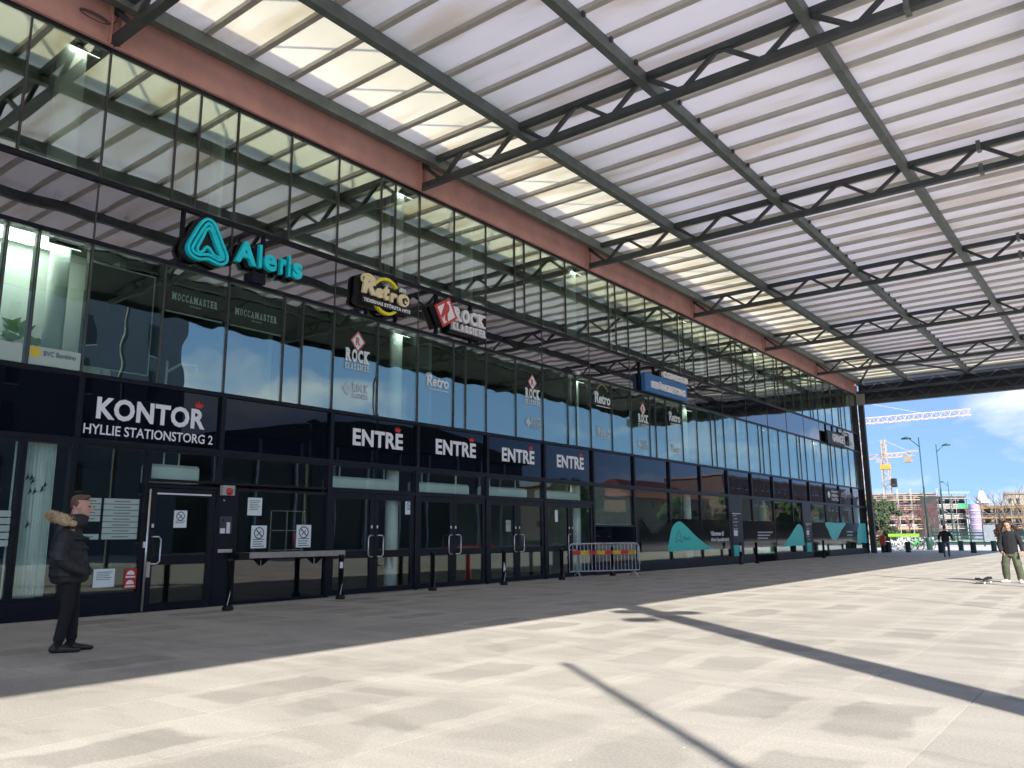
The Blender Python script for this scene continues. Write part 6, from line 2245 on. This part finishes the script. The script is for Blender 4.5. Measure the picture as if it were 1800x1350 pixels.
def bicycle(x, y, rz, m, label):
    s = empty('bicycle', (x, y, 0), rz)
    tag(s, label, 'bicycle', 'bicycles parked beyond the plaza')
    for wx in (-0.52, 0.52):
        w = build('wheel', MB().tube([(wx + 0.33 * math.cos(t), 0, 0.33 + 0.33 * math.sin(t)) for t in np.linspace(0, 2 * PI, 25)[:-1]], 0.022, 6, True), M_BLACK, s, True)
        sp = MB()
        for k in range(8):
            a = PI * k / 8
            sp.bar((wx - 0.32 * math.cos(a), 0, 0.33 - 0.32 * math.sin(a)), (wx + 0.32 * math.cos(a), 0, 0.33 + 0.32 * math.sin(a)), 0.008)
        build('spokes', sp, M_STEEL, w)
        build('mudguard', MB().tube([(wx + 0.375 * math.cos(t), 0, 0.33 + 0.375 * math.sin(t)) for t in np.linspace(0.15 * PI, 0.95 * PI, 14)], 0.028, 6), m, s, True)
    fr_ = MB()
    bb, hd, st, ra, fa_ = (0, 0, 0.30), (0.36, 0, 0.86), (-0.14, 0, 0.82), (-0.52, 0, 0.33), (0.52, 0, 0.33)
    for a, b in ((bb, hd), (bb, st), (ra, bb), (ra, (-0.10, 0, 0.70)), (hd, fa_), ((-0.06, 0, 0.56), (0.33, 0, 0.74))):
        fr_.tube([a, b], 0.035, 7)
    build('frame', fr_, m, s, True)
    build('saddle', MB().prism([(-0.27, 0.88), (-0.02, 0.87), (-0.02, 0.91), (-0.27, 0.95)], lambda a, b, d: (a, d, b), -0.08, 0.08), M_BLACK, s)
    build('handlebar', MB().tube([(0.22, -0.28, 0.98), (0.36, -0.2, 1.0), (0.35, 0, 0.96), (0.36, 0.2, 1.0), (0.22, 0.28, 0.98)], 0.016, 6), M_STEEL, s, True)
    build('basket', MB().box(0.40, 0.66, -0.16, 0.16, 0.80, 1.0), M_GALV, s)


BK = [(1571, 70.5, M_WHITE, 'white bicycle parked nearest the evergreen shrub'), (1584, 71.5, M_WHITE, 'white bicycle parked before the lime board'), (1592, 73, M_GALV, 'grey bicycle parked behind the white ones'),
      (1606, 72, mat('bike_green', (0.04, 0.40, 0.08), 0.45), 'green bicycle parked below the lime board end'), (1618, 73, M_BLACK, 'black bicycle parked next to the green one'), (1627, 74, M_GALV, 'grey bicycle parked at the lamp post foot')]
for px, d, m, lab in BK:
    p = dist_at(px, 950, d)
    bicycle(p[0], p[1], rnd.uniform(-0.2, 0.9), m, lab)
for o in bpy.data.objects:
    if o.name.startswith(('bicycle', 'street_lamp')):
        o.location.z = -0.035

P0, P1 = dist_at(1640, 950, 92), dist_at(1860, 950, 86)
loc, rz, L = frame_on(P0, P1)
s = empty('fence', loc, rz)
tag(s, 'dark green station fence with rails and panels behind the kerb posts', 'fence')
nb = 9
for i in range(nb + 1):
    build('post', MB().box(L * i / nb - 0.05, L * i / nb + 0.05, -0.06, 0.06, -0.035, 2.1), M_GREENP, s)
    if i < nb:
        for z in (0.25, 0.62, 0.95, 1.25):
            build('rail', MB().box(L * i / nb + 0.051, L * (i + 1) / nb - 0.051, -0.03, 0.03, z, z + (0.10 if z > 0.3 else 0.16)), M_GREENP, s)
        if i == 4:
            build('panel', MB().box(L * i / nb + 0.06, L * i / nb + 1.15, -0.09, -0.05, 0.45, 2.0), mat('panel_pale', (0.46, 0.50, 0.52), 0.4), s)
        else:
            build('glass_panel', MB().box(L * i / nb + 0.06, L * (i + 1) / nb - 0.06, -0.008, 0.008, 0.4, 1.5), glass_mat('fence_glass', (0.75, 0.85, 0.82), 0.05), s)
# pale pavement beyond the plaza edge
pv = build('pavement', MB().box(-60, 40, 69.6, 97, -0.034, -0.012), mat('pavement_pale', (0.50, 0.48, 0.45), 0.85, var=0.08, scale=0.5))
struct(pv)
road = struct(build('road', MB().box(-160, 160, 100, 112, -0.034, -0.02), mat('asphalt', (0.055, 0.055, 0.058), 0.9, var=0.15, scale=0.8)))

# ================================================================== ACROSS THE SQUARE (seen mirrored in the glass)
def block(x0, x1, y0, y1, h, label, wall, rows, cols, roof='flat', roofm=None, face='x', win=(1.0, 1.5)):
    s = empty('apartment_block', ((x0 + x1) / 2, (y0 + y1) / 2, 0))
    tag(s, label, 'building', 'buildings across the square')
    hx, hy = (x1 - x0) / 2, (y1 - y0) / 2
    build('wall', MB().box(-hx, hx, -hy, hy, -0.035, h), wall, s)
    if roof == 'flat':
        build('roof', MB().box(-hx - 0.3, hx + 0.3, -hy - 0.3, hy + 0.3, h + 0.001, h + 0.5), roofm or M_CONC, s)
    else:
        o = 0.6
        v = [(-hx - o, -hy - o, h + 0.001), (hx + o, -hy - o, h + 0.001), (hx + o, hy + o, h + 0.001), (-hx - o, hy + o, h + 0.001), (0, -hy + hx, h + 3.6), (0, hy - hx, h + 3.6)]
        build('roof', MB().add(v, [(0, 1, 4), (1, 2, 5, 4), (2, 3, 5), (3, 0, 4, 5), (3, 2, 1, 0)]), roofm, s)
    wm = MB().box(-0.06, 0.03, -win[0] / 2, win[0] / 2, -win[1] / 2, win[1] / 2).mesh('window', M_DARKWIN)
    fm = MB().box(-0.1, -0.02, -win[0] / 2 - 0.08, win[0] / 2 + 0.08, -0.06, 0.06).mesh('window_sill', M_WHITE)
    for r_ in range(rows):
        for c in range(cols):
            w = link('window', wm, s, (-hx, -hy + 2 * hy * (c + 0.5) / cols, h * (r_ + 0.55) / rows))
            link('window_sill', fm, w, (0, 0, -win[1] / 2 - 0.06))
    return s


M_SLATE = mat('panel_slate', (0.16, 0.18, 0.21), 0.6, var=0.1, scale=0.3)
M_BRICKD = mat('brick_brown', (0.20, 0.135, 0.105), 0.85, var=0.15, scale=1.2)
M_TILE = mat('roof_tile_red', (0.22, 0.075, 0.05), 0.8, var=0.2, scale=2)
block(40, 60, 4, 39.5, 25, 'tall slate grey office block with narrow windows across the square', M_SLATE, 6, 6, win=(1.0, 2.6))
s = empty('market_hall', (52, 68, 0))
tag(s, 'low hall with green planted roof across the square', 'building', 'buildings across the square')
build('wall', MB().box(-10, 14, -24, 26, -0.035, 11.5), mat('hall_glass_dark', (0.04, 0.045, 0.05), 0.25, var=0.2), s)
pr = [(-24, 11.501)] + [(-24 + 50 * i / 14, 11.6 + 3.2 * math.sin(PI * i / 14)) for i in range(15)] + [(26, 11.501)]
build('roof', MB().prism(pr, lambda a, b, d: (d, a, b), -11, 15), mat('planted_roof', (0.06, 0.085, 0.035), 0.9, var=0.3, scale=0.6), s)
for i in range(10):
    build('facade_fin', MB().box(-10.4, -10.001, -24 + i * 5, -23.7 + i * 5, -0.035, 11.4), M_GALV, s)
block(44, 58, 104, 122, 9.0, 'dark flat roofed apartment house across the square', mat('brick_dark', (0.09, 0.08, 0.08), 0.8), 3, 6)
block(42, 56, 126, 160, 8.2, 'brick apartment house with red hipped roof across the square', M_BRICKD, 3, 9, 'hip', M_TILE)
block(40, 54, 163, 250, 13.5, 'long brown brick apartment terrace across the square', M_BRICKD, 4, 22, win=(1.3, 1.4))
block(60, 72, 262, 340, 15.0, 'distant grey apartment terrace across the square', mat('plaster_grey2', (0.30, 0.29, 0.28), 0.8), 5, 18)
for i, (x, y, h, rw) in enumerate(((30, 88, 8.5, 3.4), (33, 98, 9.5, 3.6), (34, 150, 9, 3.2), (32, 176, 8.5, 3.4), (36, 200, 10, 3.8), (30, 120, 7.5, 3.0))):
    leafy(x, y, h, rw, ('round green tree beside the hall across the square', 'larger green tree beside the hall across the square', 'green tree before the red roofed house', 'green tree before the start of the brown terrace', 'large green tree before the middle of the brown terrace', 'small green tree before the dark apartment house')[i],
          M_LEAF, 70 + i, 2600, 0.25, 0.30, 'trees across the square')
for i, (x, y) in enumerate(((22, 140), (24, 165), (20, 112))):
    bare_tree(x, y, 8.5, ('bare tree across the square before the red roofed house', 'bare tree across the square before the brown terrace', 'bare tree across the square before the dark house')[i], M_TWIGB, 90 + i, 0.6, 'bare trees across the square')

# ================================================================== every thing's Empty stands at the thing's base
bpy.context.view_layer.update()


def family(o):
    out = []
    for c in o.children:
        out.append(c)
        out += family(c)
    return out


for o in list(bpy.data.objects):
    if o.type != 'EMPTY' or o.parent is not None or o in (arena, canopy) or any(abs(a) > 1e-6 for a in o.rotation_euler):
        continue
    pts = [c.matrix_world @ Vector(b) for c in family(o) if c.type == 'MESH' for b in c.bound_box]
    if not pts:
        continue
    new = Vector(((min(p.x for p in pts) + max(p.x for p in pts)) / 2, (min(p.y for p in pts) + max(p.y for p in pts)) / 2, min(p.z for p in pts)))
    dlt = new - o.location
    if dlt.length < 0.5:
        continue
    o.location = new
    for c in o.children:
        c.location = Vector(c.location) - dlt
